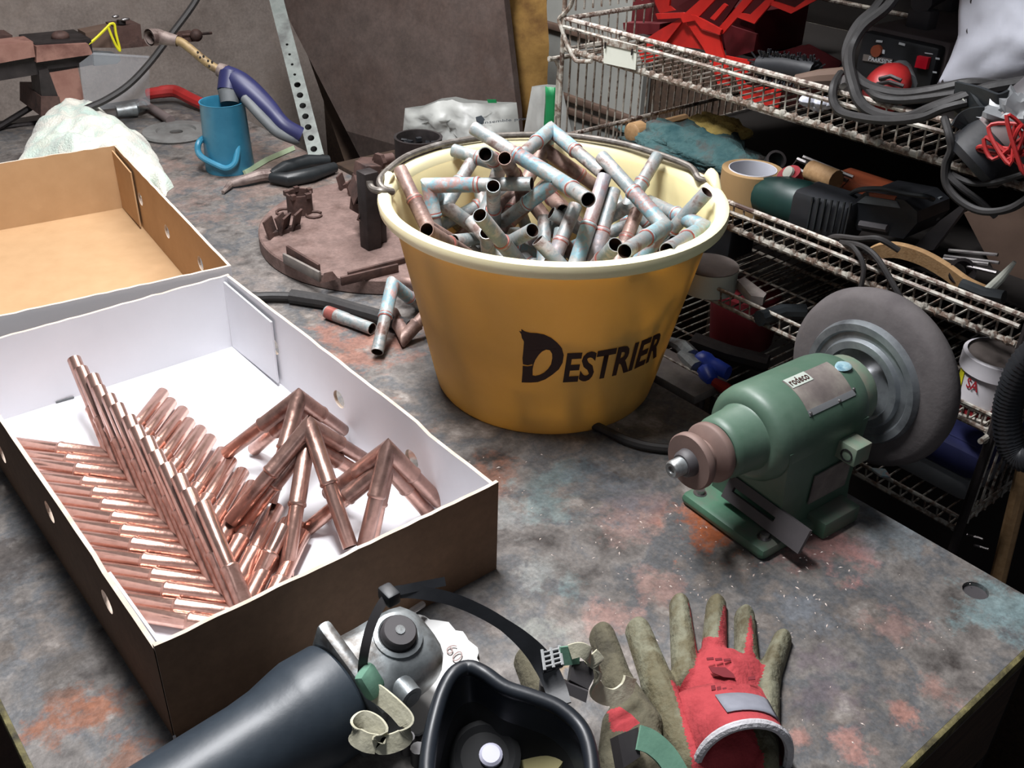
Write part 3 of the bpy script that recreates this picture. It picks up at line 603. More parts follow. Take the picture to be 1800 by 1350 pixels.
# ------------------------------------------------------------------ pot behind the bucket, bags
q = P(735, 282, 0.0); q = V((0.895, 1.30, Z0))
t = thing('black_pot', 'small black pot of dark scrap behind the bucket', 'pot', q)
pr = 0.036; ht = 0.085
ctr = P(735, 240, ht+Z0); A = Matrix.Translation((ctr.x, ctr.y, Z0)); t.location = (ctr.x, ctr.y, Z0); ROOT[t] = A
mb = MB(); mb.lathe([(0, 0), (pr*0.92, 0), (pr, 0.01), (pr*1.02, ht-0.004), (pr*1.05, ht), (pr*0.93, ht), (pr*0.9, ht-0.006), (pr*0.88, 0.06), (0, 0.06)], A, 30, cap=False); mb.build('pot_body', 'steel_dark', t)
mb = MB(); rnd = random.Random(5)
for k in range(46):
    a, rr = rnd.uniform(0, 6.28), pr*0.78*math.sqrt(rnd.random())
    mb.box((0, 0, 0), (rnd.uniform(.006, .013), rnd.uniform(.004, .009), rnd.uniform(.002, .006)), A @ Matrix.Translation((rr*math.cos(a), rr*math.sin(a), 0.066+rnd.uniform(-.004, .008))) @ Matrix.Rotation(rnd.uniform(0, 3), 4, 'Z') @ Matrix.Rotation(rnd.uniform(-.7, .7), 4, 'X'))
mb.build('scrap_pieces', 'black', t, kind='stuff')
# low crate behind the bench that carries the bags
mb = MB(); mb.box((1.05, 1.23, -0.46), (0.36, 0.60, 0.88), bev=0.004)
mb.build('low_cupboard', 'bench_under', label='dark low cupboard standing behind the bench end under the white bag', cat='cupboard')
def bag(px, o, n, depth, seed, nm, label, R=16, C=22):
    """px: top edge pixel polyline and bottom edge polyline on a plane; bulges towards the viewer"""
    top, bot = [[PL(*p, o, n) for p in l] for l in px]; nv = V(n).normalized()
    def along(l, u):
        k = u*(len(l)-1); i = min(int(k), len(l)-2); return l[i].lerp(l[i+1], k-i)
    f, bk = [], []
    for i in range(R):
        v = i/(R-1); rf, rb = [], []
        for j in range(C):
            u = j/(C-1); q = along(top, u).lerp(along(bot, u), v); e = (math.sin(math.pi*u)**0.5)*(math.sin(math.pi*min(1, 0.08+v*0.75))**0.6)
            cr = noise.noise(V((u*7+seed, v*3, seed)))*0.8 + (0.5-abs(noise.noise(V((u*13, v*7+seed, 1)))))*1.5 + (0.5-abs(noise.noise(V((u*22+v*9, v*12+seed, 4)))))*0.7
            rf.append(q - nv*(depth*e*(0.75+0.5*cr))); rb.append(q + nv*depth*0.25*e)
        f.append(rf); bk.append(rb)
    mb = MB(); mb.grid(f); b = MB(); mb.grid(bk); return mb, f
t = thing('plastic_bag', 'crumpled white plastic bag with grey print behind the black pot', 'bag', (1.0, 1.25, -0.02))
mb, f = bag([[(712, 190), (745, 186), (775, 174), (800, 171), (822, 176), (850, 178), (880, 180), (908, 180)], [(705, 262), (760, 275), (830, 285), (920, 285)]], (1.03, 1.2, 0.0), (0.75, 0.5, 0), 0.035, 2.0, '', '')
mb.build('bag_film', 'bag', t, ang=180)
tm = MB(); nvb = V((0.75, 0.5, 0)).normalized()
tx = quad_fn(*[PL(*p, V((1.03, 1.2, 0))-nvb*0.040, nvb) for p in ((846, 220), (924, 212), (924, 206), (846, 213))])
text_on(tm, 'ensemble pro', tx, 0.01); tm.build('printed_words', 'bag_ink', t)
tm = MB(); tm.poly3([PL(*p, V((1.03, 1.2, 0))-nvb*0.040, nvb) for p in ((836, 206), (846, 203), (852, 210), (848, 219), (838, 216))], 0.0008); tm.build('printed_mark', 'bag_ink', t)
tm = MB(); tm.poly3([PL(*p, V((1.03, 1.2, 0))-nvb*0.036, nvb) for p in ((856, 175), (872, 175), (873, 181), (858, 181))], 0.0008); tm.build('printed_patch', 'green_print', t)
t = thing('striped_sack', 'pale plastic sack with a broad green stripe behind the bucket rim', 'sack', (1.05, 1.0, -0.02))
mb, f = bag([[(935, 152), (950, 150), (962, 149), (978, 150), (988, 153)], [(900, 352), (945, 354), (962, 354), (985, 352), (1030, 350)]], (1.02, 0.98, 0), (0.8, 0.4, 0.12), 0.014, 7.0, '', '', 16, 15)
mb.build('sack_film', 'bag', t, ang=180)
gs = MB(); rows = [[f[i][j]-V((0.8, 0.4, .12)).normalized()*0.0015 for j in (7, 8, 9, 10, 11)] for i in range(0, 9)]; gs.grid(rows, 0.001); gs.build('green_stripe', 'green_print', t, ang=180)
# ------------------------------------------------------------------ hose on the bench behind the box
mb = MB(); mb.tube(smooth_path([P(418, 520, .008), P(450, 522, .008), P(480, 521, .008), P(515, 522, .008)], 5), 0.0062, 10)
mb.tube(smooth_path([P(512, 521, .009), P(545, 526, .009), P(580, 532, .009), P(625, 545, .009), P(668, 557, .009), P(720, 575, .009)], 5), 0.0095, 10)
mb.build('welding_hose', 'cable', label='grey rubber hose lying between the jig plate and the white box', cat='hose')
mb = MB(); mb.tube(smooth_path([P(1040, 745, .006), P(1075, 762, .006), P(1110, 777, .006), P(1150, 786, .006), P(1200, 788, .006), P(1250, 775, .006), P(1330, 740, .006)], 6), 0.0048, 8)
mb.build('power_lead', 'cable_dark', label='black power cord running from behind the bucket to the green machine', cat='cord')
# ------------------------------------------------------------------ cartons
def ell(cx, cy, rx, ry, n=18): return [(cx+rx*math.cos(2*math.pi*i/n), cy+ry*math.sin(2*math.pi*i/n)) for i in range(n)]
def carton(root, o, rot, Wd, Ln, h, outer, inner, holesR, holesL, step, tabs, rnd):
    """open tray: o = front left outer corner, local x across, y along"""
    B = rz(o, rot); th = 0.0034
    def wall(name, ox, oy, dx, dy, prof, holes):
        # outline in (along, up); outer skin first, then liner
        A = B @ frame((ox, oy, 0), (dx, dy, 0), (0, 0, 1)); mb = MB()
        mb.k = 0; mb.prism(prof, -th/2, A, holes, 2); mb.k = 1; mb.prism(prof, -th/2, A @ Matrix.Translation((0, 0, -th/2)), holes, 2)
        return mb.build(name, [outer, inner, 'card_edge'], root, ang=20)
    def prof(L, st=None, g=0.0):
        top = []; n = 26
        for i in range(n+1):
            u = g+(L-2*g)*i/n; z = h + rnd.uniform(-.0006, .0006)
            if st and abs(u-st) > 0: z -= 0.004 if u < st else 0
            top.append((u, z))
        return [(g, 0), (L-g, 0)] + top[::-1]
    # outward normals: right wall runs +y, left wall -y, front +x, back -x
    wall('side_wall', Wd, 0, 0, 1, prof(Ln, step, 0.0006), [ell(y, z, 0.0105, 0.0095) for y, z in holesR])
    wall('side_wall', 0, Ln, 0, -1, [(Ln-a, b) for a, b in prof(Ln, step, 0.0006)][::-1], [ell(Ln-y, z, 0.0105, 0.0095) for y, z in holesL])
    wall('end_wall', 0, 0, 1, 0, prof(Wd), [])
    wall('end_wall', Wd, Ln, -1, 0, prof(Wd), [])
    mb = MB(); mb.k = 0; mb.box((Wd/2, Ln/2, 0.001), (Wd-0.002, Ln-0.002, 0.0016), B); mb.k = 1; mb.box((Wd/2, Ln/2, 0.0026), (Wd-0.006, Ln-0.006, 0.0016), B); mb.build('bottom_panel', [outer, inner], root)
    for (x, y0, y1, lean) in tabs:       # corner tabs folded against the side walls
        mb = MB(); A = B @ frame((x, y0, 0.004), (0, 1, 0), (0, 0, 1)); L = y1-y0; hh = h-0.010
        pr = [(0, 0.004), (L, 0), (L, hh), (0, hh-0.004)] if lean > 0 else [(0, 0), (L, 0.004), (L, hh-0.004), (0, hh)]
        mb.prism(pr, 0.002 if x < Wd/2 else -0.002, A); mb.build('corner_tab', inner, root, ang=20)
    return B
BX, BY, BW, BL, BH = 0.1245, 0.499, 0.2905, 0.490, 0.094
t = thing('white_carton', 'shallow cardboard box with white inside full of copper pipe corners', 'box', (BX+BW/2, BY+BL/2, 0))
hr = [(q.y-BY, q.z) for q in (PX(487, 607, BX+BW), PX(601, 700, BX+BW), PX(729, 805, BX+BW))]
hl_ = [(q.y-BY, q.z) for q in (PX(87, 900, BX), PX(188, 1058, BX), PX(3, 797, BX))]
carton(t, (BX, BY, 0), 0.0, BW, BL, BH, 'kraft', 'white', hr, hl_, 0.105, [(BW-0.0065, BL-0.115, BL-0.004, 1), (0.0050, BL-0.105, BL-0.004, 1), (0.0050, 0.004, 0.10, -1)], random.Random(11))
for a, b in (((270, 642), (303, 635)), ((98, 707), (130, 698))):
    p, q = P(*a, 0.005), P(*b, 0.005); mb = MB(); mb.box((0, 0, 0), ((q-p).length, 0.0016, 0.0012), frame((p+q)/2, q-p, V((0, 0, 1)).cross(q-p))); mb.build('slot', 'torch_grey', t)
mb = MB(); q = PY(304, 1285, BY); mb.box((q.x, q.y-0.0004, 0.004), (0.002, 0.001, 0.006)); mb.build('torn_corner', 'white', t, label='small white tear at the lower corner')
LO, LR = V((0.1265, 1.0275, 0)), math.radians(-6.2)
t = thing('brown_carton_lid', 'empty shallow brown cardboard lid with grey outside behind the copper box', 'box lid', LO + V((0.17, 0.22, 0)))
I = rz(LO, LR).inverted()
def rh(px, py):
    d = ray(px, py); n = Matrix.Rotation(LR, 3, 'Z') @ V((1, 0, 0)); q = PL(px, py, rz(LO, LR) @ V((0.298, 0, 0)), n); q = I @ q; return (q.y, q.z)
carton(t, LO, LR, 0.298, 0.488, 0.100, 'white', 'kraft_in', [rh(251, 349), rh(298, 406), rh(357, 462)], [(0.1, .05), (0.24, .05)], None, [(0.298-0.0065, 0.488-0.10, 0.484, 1)], random.Random(12))
# ------------------------------------------------------------------ copper three-way corners
def corner(name, label, apex, dirs, lens, mats, group, rs=0.0075, rt=0.0067, sl=0.5, n=18, cat='pipe corner', ringed=False):
    """mitred fitting with up to three legs; each leg: sleeve near the joint, then a thinner open tube"""
    apex = V(apex); dirs = [V(d).normalized() for d in dirs]; t = thing(name, label, cat, apex, 0, group)
    mb = MB(); rg = MB()
    for i, d in enumerate(dirs):
        A = axis((0, 0, 0), d); L = lens[i]; s = L*sl; r0, ends = [], []
        for j in range(n):
            v = A @ V((rs*math.cos(2*math.pi*j/n), rs*math.sin(2*math.pi*j/n), 0)); tt = -1e9
            for k, e in enumerate(dirs):
                if k != i: tt = max(tt, v.dot(e)/max(0.15, 1-d.dot(e)))
            if tt < -1e8: tt = 0
            r0.append(apex + v + d*min(tt, s*0.6)); ends.append((v, d))
        rr = [r0] + [[apex + v*q + d*z for v, d in ends] for q, z in ((1.0, s-0.004), (1.09, s-0.0028), (1.09, s-0.0012), (0.97, s))]
        mb.rings(rr, cap0=len(dirs) == 1, cap1=True)
        if ringed:
            rg = MB(); rg.rings([[apex + v*q + d*z for v, d in ends] for q, z in ((1.005, s-0.005), (1.035, s-0.0042), (1.035, s-0.0006), (0.95, s+0.0006))]); rg.build('solder_ring', 'ring', t)
    mb.build('corner_fitting', mats[0], t, ang=40)
    for i, d in enumerate(dirs):
        A = axis(apex + d*(lens[i]*sl-0.002), d); z1 = lens[i]*(1-sl)+0.002; tb = MB()
        tb.k = 0; tb.lathe([(rt*0.99, 0), (rt, z1-0.0004), (rt*0.97, z1), (rt*0.87, z1)], A, n, cap=False)
        tb.k = 1; tb.lathe([(rt*0.87, z1), (rt*0.86, z1-0.03), (0.0002, z1-0.03)], A, n, cap=False)
        tb.build('tube', [mats[1], 'tube_in'], t, ang=40)
    return t
GB = 'copper pipe corners nested in a row in the white box'
N_ROW = 14; ap0 = V((0.213, 0.843, 0.0125)); step = -0.0228
dL, dR = V((-0.655, 0.755, 0.0)), V((0.727, 0.686, 0.0)); tip = PD(131, 630, ap0, 0.117, True); tip2 = PD(131, 630, ap0, 0.117, False)
dU = (tip-ap0).normalized(); print('dU', dU, tip2-ap0)
ordn = ['first', 'second', 'third', 'fourth', 'fifth', 'sixth', 'seventh', 'eighth', 'ninth', 'tenth', 'eleventh', 'twelfth', 'thirteenth', 'fourteenth']
c0 = corner('copper_pipe_corner', '', ap0, [dL, dR, dU], [0.113, 0.117, 0.117], ('copper2', 'copper'), GB)
rnd = random.Random(4)
for k in range(N_ROW):
    o = c0 if k == 0 else copy_tree(c0)
    o.location = ap0 + V((rnd.uniform(-.0012, .0012), step*k, rnd.uniform(-.0004, .0012)))
    o.rotation_euler = (rnd.uniform(-.012, .012), rnd.uniform(-.012, .012), rnd.uniform(-.015, .015)) if k else (0, 0, 0)
    o['label'] = 'bright copper three-way pipe corner, %s from the far end of the nested row' % ordn[k]
    o['group'] = GB
GT = 'copper tripods standing in the white box'
trip = [((525, 699), 0.092, [(398, 797), (474, 884), (603, 757)], ((522, 724), [(446, 790), (497, 806), (590, 790)]), 'beside the box wall, farthest back'),
        ((544, 748), 0.094, [(404, 918), (616, 962), (648, 812)], ((540, 776), [(418, 936), (502, 1012), (646, 842)]), 'in the middle, tallest one'),
        ((681, 790), 0.090, [(576, 868), (640, 962), (772, 882)], ((680, 818), [(540, 930), (650, 960), (752, 900)]), 'nearest the front right box corner')]
for ap, z, feet, low, w in trip:
    for lvl in (0, 1):
        a = P(*(low[0] if lvl else ap), z-0.018*lvl); dl = [P(*f, 0.009 if lvl else 0.022)-a for f in (low[1] if lvl else feet)]
        corner('copper_tripod', 'dull copper pipe tripod %s, %s of a nested pair' % (w, 'upper' if lvl == 0 else 'lower'), a, dl, [d.length for d in dl], ('copper3', 'copper3' if lvl == 0 else 'copper2'), GT)
a = P(505, 990, 0.0105)
for k, (px, py) in enumerate(((520, 905), (500, 925))):
    e = P(px, py, 0.030+0.004*k); b = P(px-55+8*k, py+95, 0.0105)
    corner('copper_tripod', 'bright copper corner lying low beneath the middle tripod, %s one' % ('shorter' if k else 'longer'), b, [e-b, V((-0.3, -0.5, 0.02))] if False else [e-b, V((0.45, 0.25, 0.0))], [(e-b).length, 0.06], ('copper2', 'copper'), GT)
# ------------------------------------------------------------------ bucket
BC = V((0.662, 0.719, 0)); t = thing('yellow_bucket', 'large yellow plastic bucket with dark horse-head lettering full of oxidised pipes', 'bucket', BC)
A = Matrix.Translation(BC)
def brad(z): return 0.1218 + (0.166-0.1218)*z/0.205
prof = [(0.0, 0.010), (0.108, 0.010), (0.112, 0.0), (0.1195, 0.0), (0.1222, 0.004)] + [(brad(z), z) for z in (0.02, 0.06, 0.1, 0.15, 0.19, 0.204)] + [(0.169, 0.208)]
inn = [(0.169, 0.213), (0.1625, 0.205), (brad(0.19)-0.0026, 0.19), (brad(0.1)-0.0026, 0.1), (brad(0.02)-0.0026, 0.02), (0.112, 0.0125), (0.0, 0.0125)]
mb = MB(); mb.lathe(prof+inn[:1], A, 96, cap=False); mb.k = 1; mb.lathe(inn, A, 96, cap=False); mb.build('bucket_body', ['bucket', 'bucket_in'], t, ang=50)
mb = MB(); mb.lathe([(0.1655, 0.208), (0.1665, 0.2165), (0.170, 0.2205), (0.1755, 0.2215), (0.1795, 0.2195), (0.1805, 0.215), (0.1795, 0.2085), (0.176, 0.2055), (0.170, 0.2055)], A, 96, closed=True, cap=False); mb.build('rolled_rim', 'bucket_rim', t, ang=50)
eaL, eaR = math.radians(133.0), math.radians(-26.0)
for a, hgt in ((eaL, 0.010), (eaR, 0.016)):
    q = BC + V((math.cos(a)*0.175, math.sin(a)*0.175, 0.2185)); rd = V((math.cos(a), math.sin(a), 0)); tg = V((-rd.y, rd.x, 0))
    mb = MB(); k = 1 if a == eaR else -1
    mb.rings([[q + tg*(x*1.0) + rd*(w*math.cos(b)) + V((0, 0, z*(0.5+0.5*math.sin(b)))) for b in [2*math.pi*i/12 for i in range(12)]] for x, w, z in ((-0.022, 0.0035, 0.0005), (-0.014, 0.005, hgt*0.55), (-0.006, 0.0062, hgt), (0.004, 0.0062, hgt*1.05), (0.011, 0.005, hgt*0.5), (0.018, 0.0035, 0.0005))])
    mb.build('handle_lug', 'bucket_rim', t, ang=60)
hp = [PL(690, 337, BC+V((0,0,.218)), (0,0,1)), P(672, 330, 0.222), P(668, 316, 0.226), P(684, 297, 0.226)] + [P(*p, 0.2265) for p in ((715, 275), (760, 258), (800, 249), (860, 240), (920, 237), (980, 237), (1040, 243), (1100, 254), (1160, 272), (1205, 289))] + [P(1220, 300, 0.225), P(1228, 314, 0.222), P(1243, 318, 0.221)]
mb = MB(); mb.tube(smooth_path(hp, 6), 0.0036, 10); mb.build('wire_handle', 'wire_grey', t)
mb = MB(); mb.tube(smooth_path([P(690, 337, 0.218), P(672, 336, 0.222), P(657, 333, 0.222), P(651, 326, 0.224), P(650, 318, 0.228)], 5), 0.0036, 10); mb.build('wire_end', 'wire_grey', t)
def cone(px, py):
    d = ray(px, py); a, b = 0.5, 1.3
    s = a
    while s < b:
        q = CAM + d*s; s += 0.0008
        if 0 < q.z < 0.205 and math.hypot(q.x-BC.x, q.y-BC.y) < brad(q.z): break
    return math.atan2(q.y-BC.y, q.x-BC.x), q.z
def on_cone(a, z, k=0.0007): r = brad(z)+k; return BC + V((r*math.cos(a), r*math.sin(a), z))
def cone_shape(outer, hole):
    """flat print wrapped on the bucket wall: outline given by angle and height, cut fine so it follows the curve"""
    o2, h2 = [cone(*p) for p in outer], [cone(*p) for p in hole]
    bm = bmesh.new(); flat = o2+h2; tri = tessellate_polygon([[V((a*0.15, z, 0)) for a, z in l] for l in ([o2, h2] if h2 else [o2])])
    vs = [bm.verts.new((a*0.15, z, 0)) for a, z in flat]
    for q in tri:
        try: bm.faces.new([vs[i] for i in q])
        except ValueError: pass
    bmesh.ops.subdivide_edges(bm, edges=bm.edges[:], cuts=3, use_grid_fill=True); bm.verts.index_update()
    mb = MB(); mb.add([on_cone(v.co.x/0.15, v.co.y) for v in bm.verts], [[v.index for v in f.verts] for f in bm.faces]); bm.free(); return mb
def c5(l): return [(880+x/5.625, 540+y/5.625) for x, y in l]
mb = cone_shape(c5([(183, 230), (208, 236), (205, 210), (240, 232), (290, 246), (360, 250), (430, 265), (500, 298), (560, 345), (605, 400), (624, 470), (612, 545), (575, 610), (510, 665), (440, 710), (370, 735), (300, 742), (210, 738), (218, 640), (220, 572), (270, 578), (315, 570), (316, 560), (270, 568), (222, 560), (217, 500), (226, 420), (232, 335), (212, 300), (205, 262)]),
                c5([(345, 515), (375, 470), (410, 435), (450, 414), (485, 420), (508, 455), (510, 500), (498, 560), (470, 605), (430, 640), (385, 665), (345, 674), (318, 668), (318, 610), (328, 560)]))
mb.build('printed_letter', 'ink', t, ang=180)
cq = [cone(989, 672), cone(1152, 627), cone(1168, 577), cone(997, 619)]
tm = MB()
def cfn(u, v):
    a = (cq[0][0]*(1-u)+cq[1][0]*u)*(1-v) + (cq[3][0]*(1-u)+cq[2][0]*u)*v; z = (cq[0][1]*(1-u)+cq[1][1]*u)*(1-v) + (cq[3][1]*(1-u)+cq[2][1]*u)*v
    return on_cone(a, z, 0.0009)
text_on(tm, 'ESTRIER', cfn, 0.032, 1.02); tm.build('printed_letters', 'ink', t, ang=180)
# ------------------------------------------------------------------ oxidised pipe corners in the bucket
GO = 'oxidised copper pipe corners heaped in the bucket'
def inside(q, m=0.009): return math.hypot(q.x-BC.x, q.y-BC.y) < (brad(max(q.z, 0.0))-m if q.z < 0.2 else 0.158) and q.z > 0.02
def heap(apx, z, legs, mt, label, L=0.117, extra=True, sl=0.5):
    a = P(*apx, z); ds = []; lens_ = []
    for l in legs:
        if l[2] == 'm': e = CAM + ray(l[0], l[1])*((a-CAM).dot(FW)+0.022); lens_.append((e-a).length)
        else: e = PD(l[0], l[1], a, L, l[2] == 'f'); lens_.append(L)
        ds.append((e-a).normalized())
    ls = lens_
    if extra and len(ds) < 3:
        ex = []
        if len(ds) == 2:
            c = ds[0].cross(ds[1]).normalized(); c = c if c.z < 0 else -c; ex = [c] if c.z < -0.35 else []
        else:
            dn = V((0, 0, -1)); b1 = dn - ds[0]*dn.dot(ds[0]); b1 = b1.normalized() if b1.length > .05 else ds[0].orthogonal().normalized(); b2 = ds[0].cross(b1)
            ex = [(b1+b2).normalized(), (b1-b2).normalized()]
        for d in ex:
            q = L
            while q > 0.03 and not inside(a+d*q): q -= 0.004
            if q > 0.03: ds.append(d); ls.append(q)
    m0 = M_[mt]; return corner('oxidised_pipe_corner', label, a, ds, ls, m0, GO, ringed=True, sl=sl, rs=0.0083, rt=0.0074)
M_ = {'t': ('pat_b', 'pat_a'), 'g': ('pat_a', 'pat_a'), 'b': ('pat_c', 'pat_c'), 'p': ('pat_d', 'pat_a'), 'q': ('pat_b', 'pat_d')}
tt = 'oxidised copper pipe corner '
RB = dict(rs=0.0083, rt=0.0074)
heap((982, 316), 0.232, [(832, 225, 'f'), (1034, 351, 'n'), (872, 398, 'f')], 't', 'big teal-grey pipe corner topping the heap, one leg sticking out past the back rim')
heap((968, 228), 0.238, [(1061, 306, 'n'), (915, 275, 'n')], 't', 'pale teal pipe corner peaking above the back rim of the bucket')
heap((754, 326), 0.205, [(935, 323, 'n'), (772, 436, 'm'), (818, 412, 'f')], 't', 'blue-teal pipe corner with a level leg near the left ear of the bucket')
heap((752, 400), 0.187, [(703, 297, 'm')], 'b', tt+'with a brown leg leaning on the left bucket rim')
heap((782, 362), 0.177, [(838, 270, 'm')], 'g', tt+'with a grey leg rising behind the level blue-teal one')
heap((880, 289), 0.216, [(797, 264, 'm'), (853, 271, 'n')], 'g', 'pale grey pipe corner at the back with one open end facing front')
heap((918, 332), 0.188, [(887, 278, 'n')], 'b', tt+'showing a round brown open end below the top leg')
heap((868, 402), 0.150, [(867, 327, 'n')], 'g', tt+'with a short upright leg and open oval end at centre left')
heap((862, 412), 0.142, [(842, 330, 'm')], 'p', tt+'with a pale pinkish leg behind the upright grey one')
heap((916, 466), 0.150, [(843, 378, 'n')], 'g', tt+'with a grey-green open leg leaning left at the front rim')
heap((898, 468), 0.148, [(827, 386, 'm')], 'g', tt+'with a grey leg just left of the grey-green open one')
heap((858, 446), 0.140, [(936, 405, 'n')], 'g', tt+'with an open end pointing right at the centre of the heap')
heap((822, 450), 0.150, [(750, 404, 'n')], 'b', tt+'with a brown open end just inside the left front rim')
heap((906, 412), 0.135, [(798, 424, 'n')], 'g', tt+'with a shiny level leg low at the left front')
heap((957, 478), 0.140, [(957, 382, 'm')], 't', tt+'with a short upright teal leg at the front rim')
heap((962, 482), 0.150, [(1012, 361, 'm')], 'p', tt+'with a pale leg leaning right in the middle of the front')
heap((1008, 478), 0.158, [(1063, 309, 'm')], 'q', tt+'with a fat blue sleeve and tall thin leg in the middle')
heap((1040, 474), 0.158, [(1079, 334, 'm')], 'p', tt+'with a pinkish leg right of the fat blue sleeve')
heap((1168, 398), 0.205, [(1057, 275, 'f'), (1098, 442, 'n')], 't', 'long grey pipe corner with a teal elbow near the right front')
heap((1104, 362), 0.187, [(1156, 274, 'm')], 'g', tt+'with a grey leg leaning on the right back rim')
heap((1238, 400), 0.200, [(1140, 354, 'f'), (1172, 440, 'n')], 't', 'teal pipe corner whose elbow touches the right bucket wall')
heap((1086, 460), 0.158, [(1120, 371, 'm')], 'b', tt+'with a brown-grey leg rising in front of the long grey one')
heap((1040, 478), 0.170, [(1082, 430, 'n')], 'p', tt+'with a small pinkish open end at the front right rim', 0.07)
heap((936, 428), 0.120, [(1004, 372, 'n')], 'p', tt+'with a pinkish leg half buried at the centre')
heap((955, 330), 0.178, [(989, 371, 'n')], 'b', tt+'with a dark open end deep in the centre gap')
heap((955, 262), 0.220, [(1046, 326, 'm')], 'b', tt+'with a thick brown leg under the peak corner', sl=0.75)
heap((1120, 420), 0.140, [(1082, 348, 'm')], 't', tt+'with a blue-grey leg under the long grey one')
heap((900, 330), 0.176, [(925, 400, 'm')], 'g', tt+'with a dark grey leg under the big top corner')
rnd = random.Random(21)
deep = [(0.02, 0.07, .05), (-0.06, 0.02, .06), (0.05, -0.04, .05), (-0.02, -0.06, .055), (0.0, 0.0, .07), (0.07, 0.03, .08), (-0.05, -0.05, .09), (-0.02, 0.075, .09), (0.02, -0.08, .10), (0.08, -0.03, .10), (-0.075, 0.03, .075), (0.045, 0.06, .11), (0.0, -0.03, .115), (0.06, -0.07, .125), (-0.04, -0.085, .125), (0.0, -0.105, .135), (0.09, -0.05, .135)]
for x, y, z in deep:
    a = BC + V((x, y, z)); d = V((rnd.uniform(-1, 1), rnd.uniform(-1, 1), rnd.uniform(-.1, .6))).normalized(); b1 = d.orthogonal().normalized(); b2 = d.cross(b1); ds, ls = [], []
    for e in (d, b1, b2):
        q = 0.117
        while q > 0.04 and not inside(a+e*q, 0.012): q -= 0.004
        if q > 0.04: ds.append(e); ls.append(q)
    if len(ds) > 1: corner('oxidised_pipe_corner', 'oxidised copper pipe corner buried deep in the bucket heap', a, ds, ls, M_[rnd.choice('gtbp')], GO, ringed=True, n=12, rs=0.0083, rt=0.0074)
# loose pieces lying on the bench left of the bucket
GL = 'loose oxidised pipes left of the bucket'
a = P(690, 500, 0.055); e1 = P(663, 619, 0.010); e2 = PD(752, 548, a, 0.09, True)
corner('oxidised_pipe_elbow', 'pale teal pipe elbow standing on the bench left of the bucket', a, [e1-a, e2-a], [(e1-a).length, 0.09], M_['t'], GL, ringed=True, rs=0.0083, rt=0.0074)
a = P(712, 592, 0.0095); e1 = P(755, 545, 0.030); e2 = P(694, 556, 0.012)
corner('oxidised_pipe_elbow', 'dark brown pipe elbow lying against the foot of the bucket', a, [e1-a, e2-a], [(e1-a).length, 0.06], M_['b'], GL, ringed=False, rs=0.0083, rt=0.0074)
a = P(745, 500, 0.030); e1 = P(706, 494, 0.030)
corner('oxidised_pipe_elbow', 'brown pipe with open end half hidden by the bucket, beside the jig plate', a, [e1-a, V((0.1, -0.6, -0.25))], [(e1-a).length, 0.06], M_['b'], GL)
t = thing('loose_copper_tube', 'short straight oxidised copper tube lying alone on the bench', 'tube', P(612, 565), 0, GL)
p, q = P(574, 548, 0.0085), P(654, 578, 0.0085); A = axis(p, q-p); L = (q-p).length; mb = MB()
mb.k = 0; mb.lathe([(0.0, 0), (0.0078, 0), (0.0082, 0.002), (0.0082, L*.45), (0.0076, L*.47), (0.0076, L), (0.0066, L)], A, 18, cap=False); mb.k = 1; mb.lathe([(0.0066, L), (0.0065, L-.03), (0.0001, L-.03)], A, 18, cap=False); mb.build('tube', ['pat_a', 'tube_in'], t)
mb = MB(); mb.lathe([(0.0083, 0.002), (0.0084, 0.014), (0.0083, 0.016)], A, 18, cap=False); mb.build('red_end', 'ring', t, label='reddish end')
# ------------------------------------------------------------------ green polishing machine (local x = spindle)
GO_, GR = V((0.611, 0.412, 0)), math.radians(-3.5)
t = thing('polishing_machine', 'green bench polisher with a big grey buffing wheel and dusty labels', 'polisher', GO_, GR)
AX = 0.102; GM = rz(GO_, GR); SP = Matrix.Translation((0, 0, AX)) @ Matrix.Rotation(math.pi/2, 4, 'Y')   # lathe z -> local +x
def lm(prof, name, m, n=40, parent=t, ang=40, label=None):
    mb = MB(); mb.lathe([(r, x) for x, r in prof], SP, n, cap=False); return mb.build(name, m, parent, ang=ang, local=True, label=label)
mb = MB(); mb.box((0.034, 0, 0.0065), (0.076, 0.104, 0.013), bev=0.006); mb.build('base_plate', 'green_edge', t, local=True)
for x, y in ((0.010, 0.040), (0.012, -0.038)):
    mb = MB(); mb.lathe([(0.0065, 0.0125), (0.0065, 0.0135), (0.0042, 0.0135), (0.0042, 0.0175), (0.0, 0.0175)], Matrix.Translation((x, y, 0)), 14, cap=False); mb.build('bolt', 'steel', t, local=True)
mb = MB()
mb.rings([[(x0+dx, sy*w, z) for dx, sy in ((0, -1), (L, -1), (L, 1), (0, 1))] for z, x0, L, w in ((0.011, 0.028, 0.096, 0.042), (0.03, 0.026, 0.097, 0.041), (0.075, 0.020, 0.102, 0.0425), (0.105, 0.016, 0.106, 0.0446))]); mb.build('pedestal', 'green_paint', t, local=True)
lm([(-0.028, 0.0), (-0.028, 0.0245), (-0.026, 0.0268), (-0.021, 0.0282), (0.004, 0.0298), (0.006, 0.031), (0.006, 0.035), (0.009, 0.0405), (0.014, 0.0435), (0.022, 0.0448), (0.110, 0.0448), (0.120, 0.0435), (0.126, 0.041), (0.126, 0.0)], 'motor_body', 'green_paint', 48)
lm([(0.124, 0.034), (0.126, 0.0345), (0.148, 0.034), (0.152, 0.031), (0.152, 0.0)], 'bearing_housing', 'dusty_green', 36)
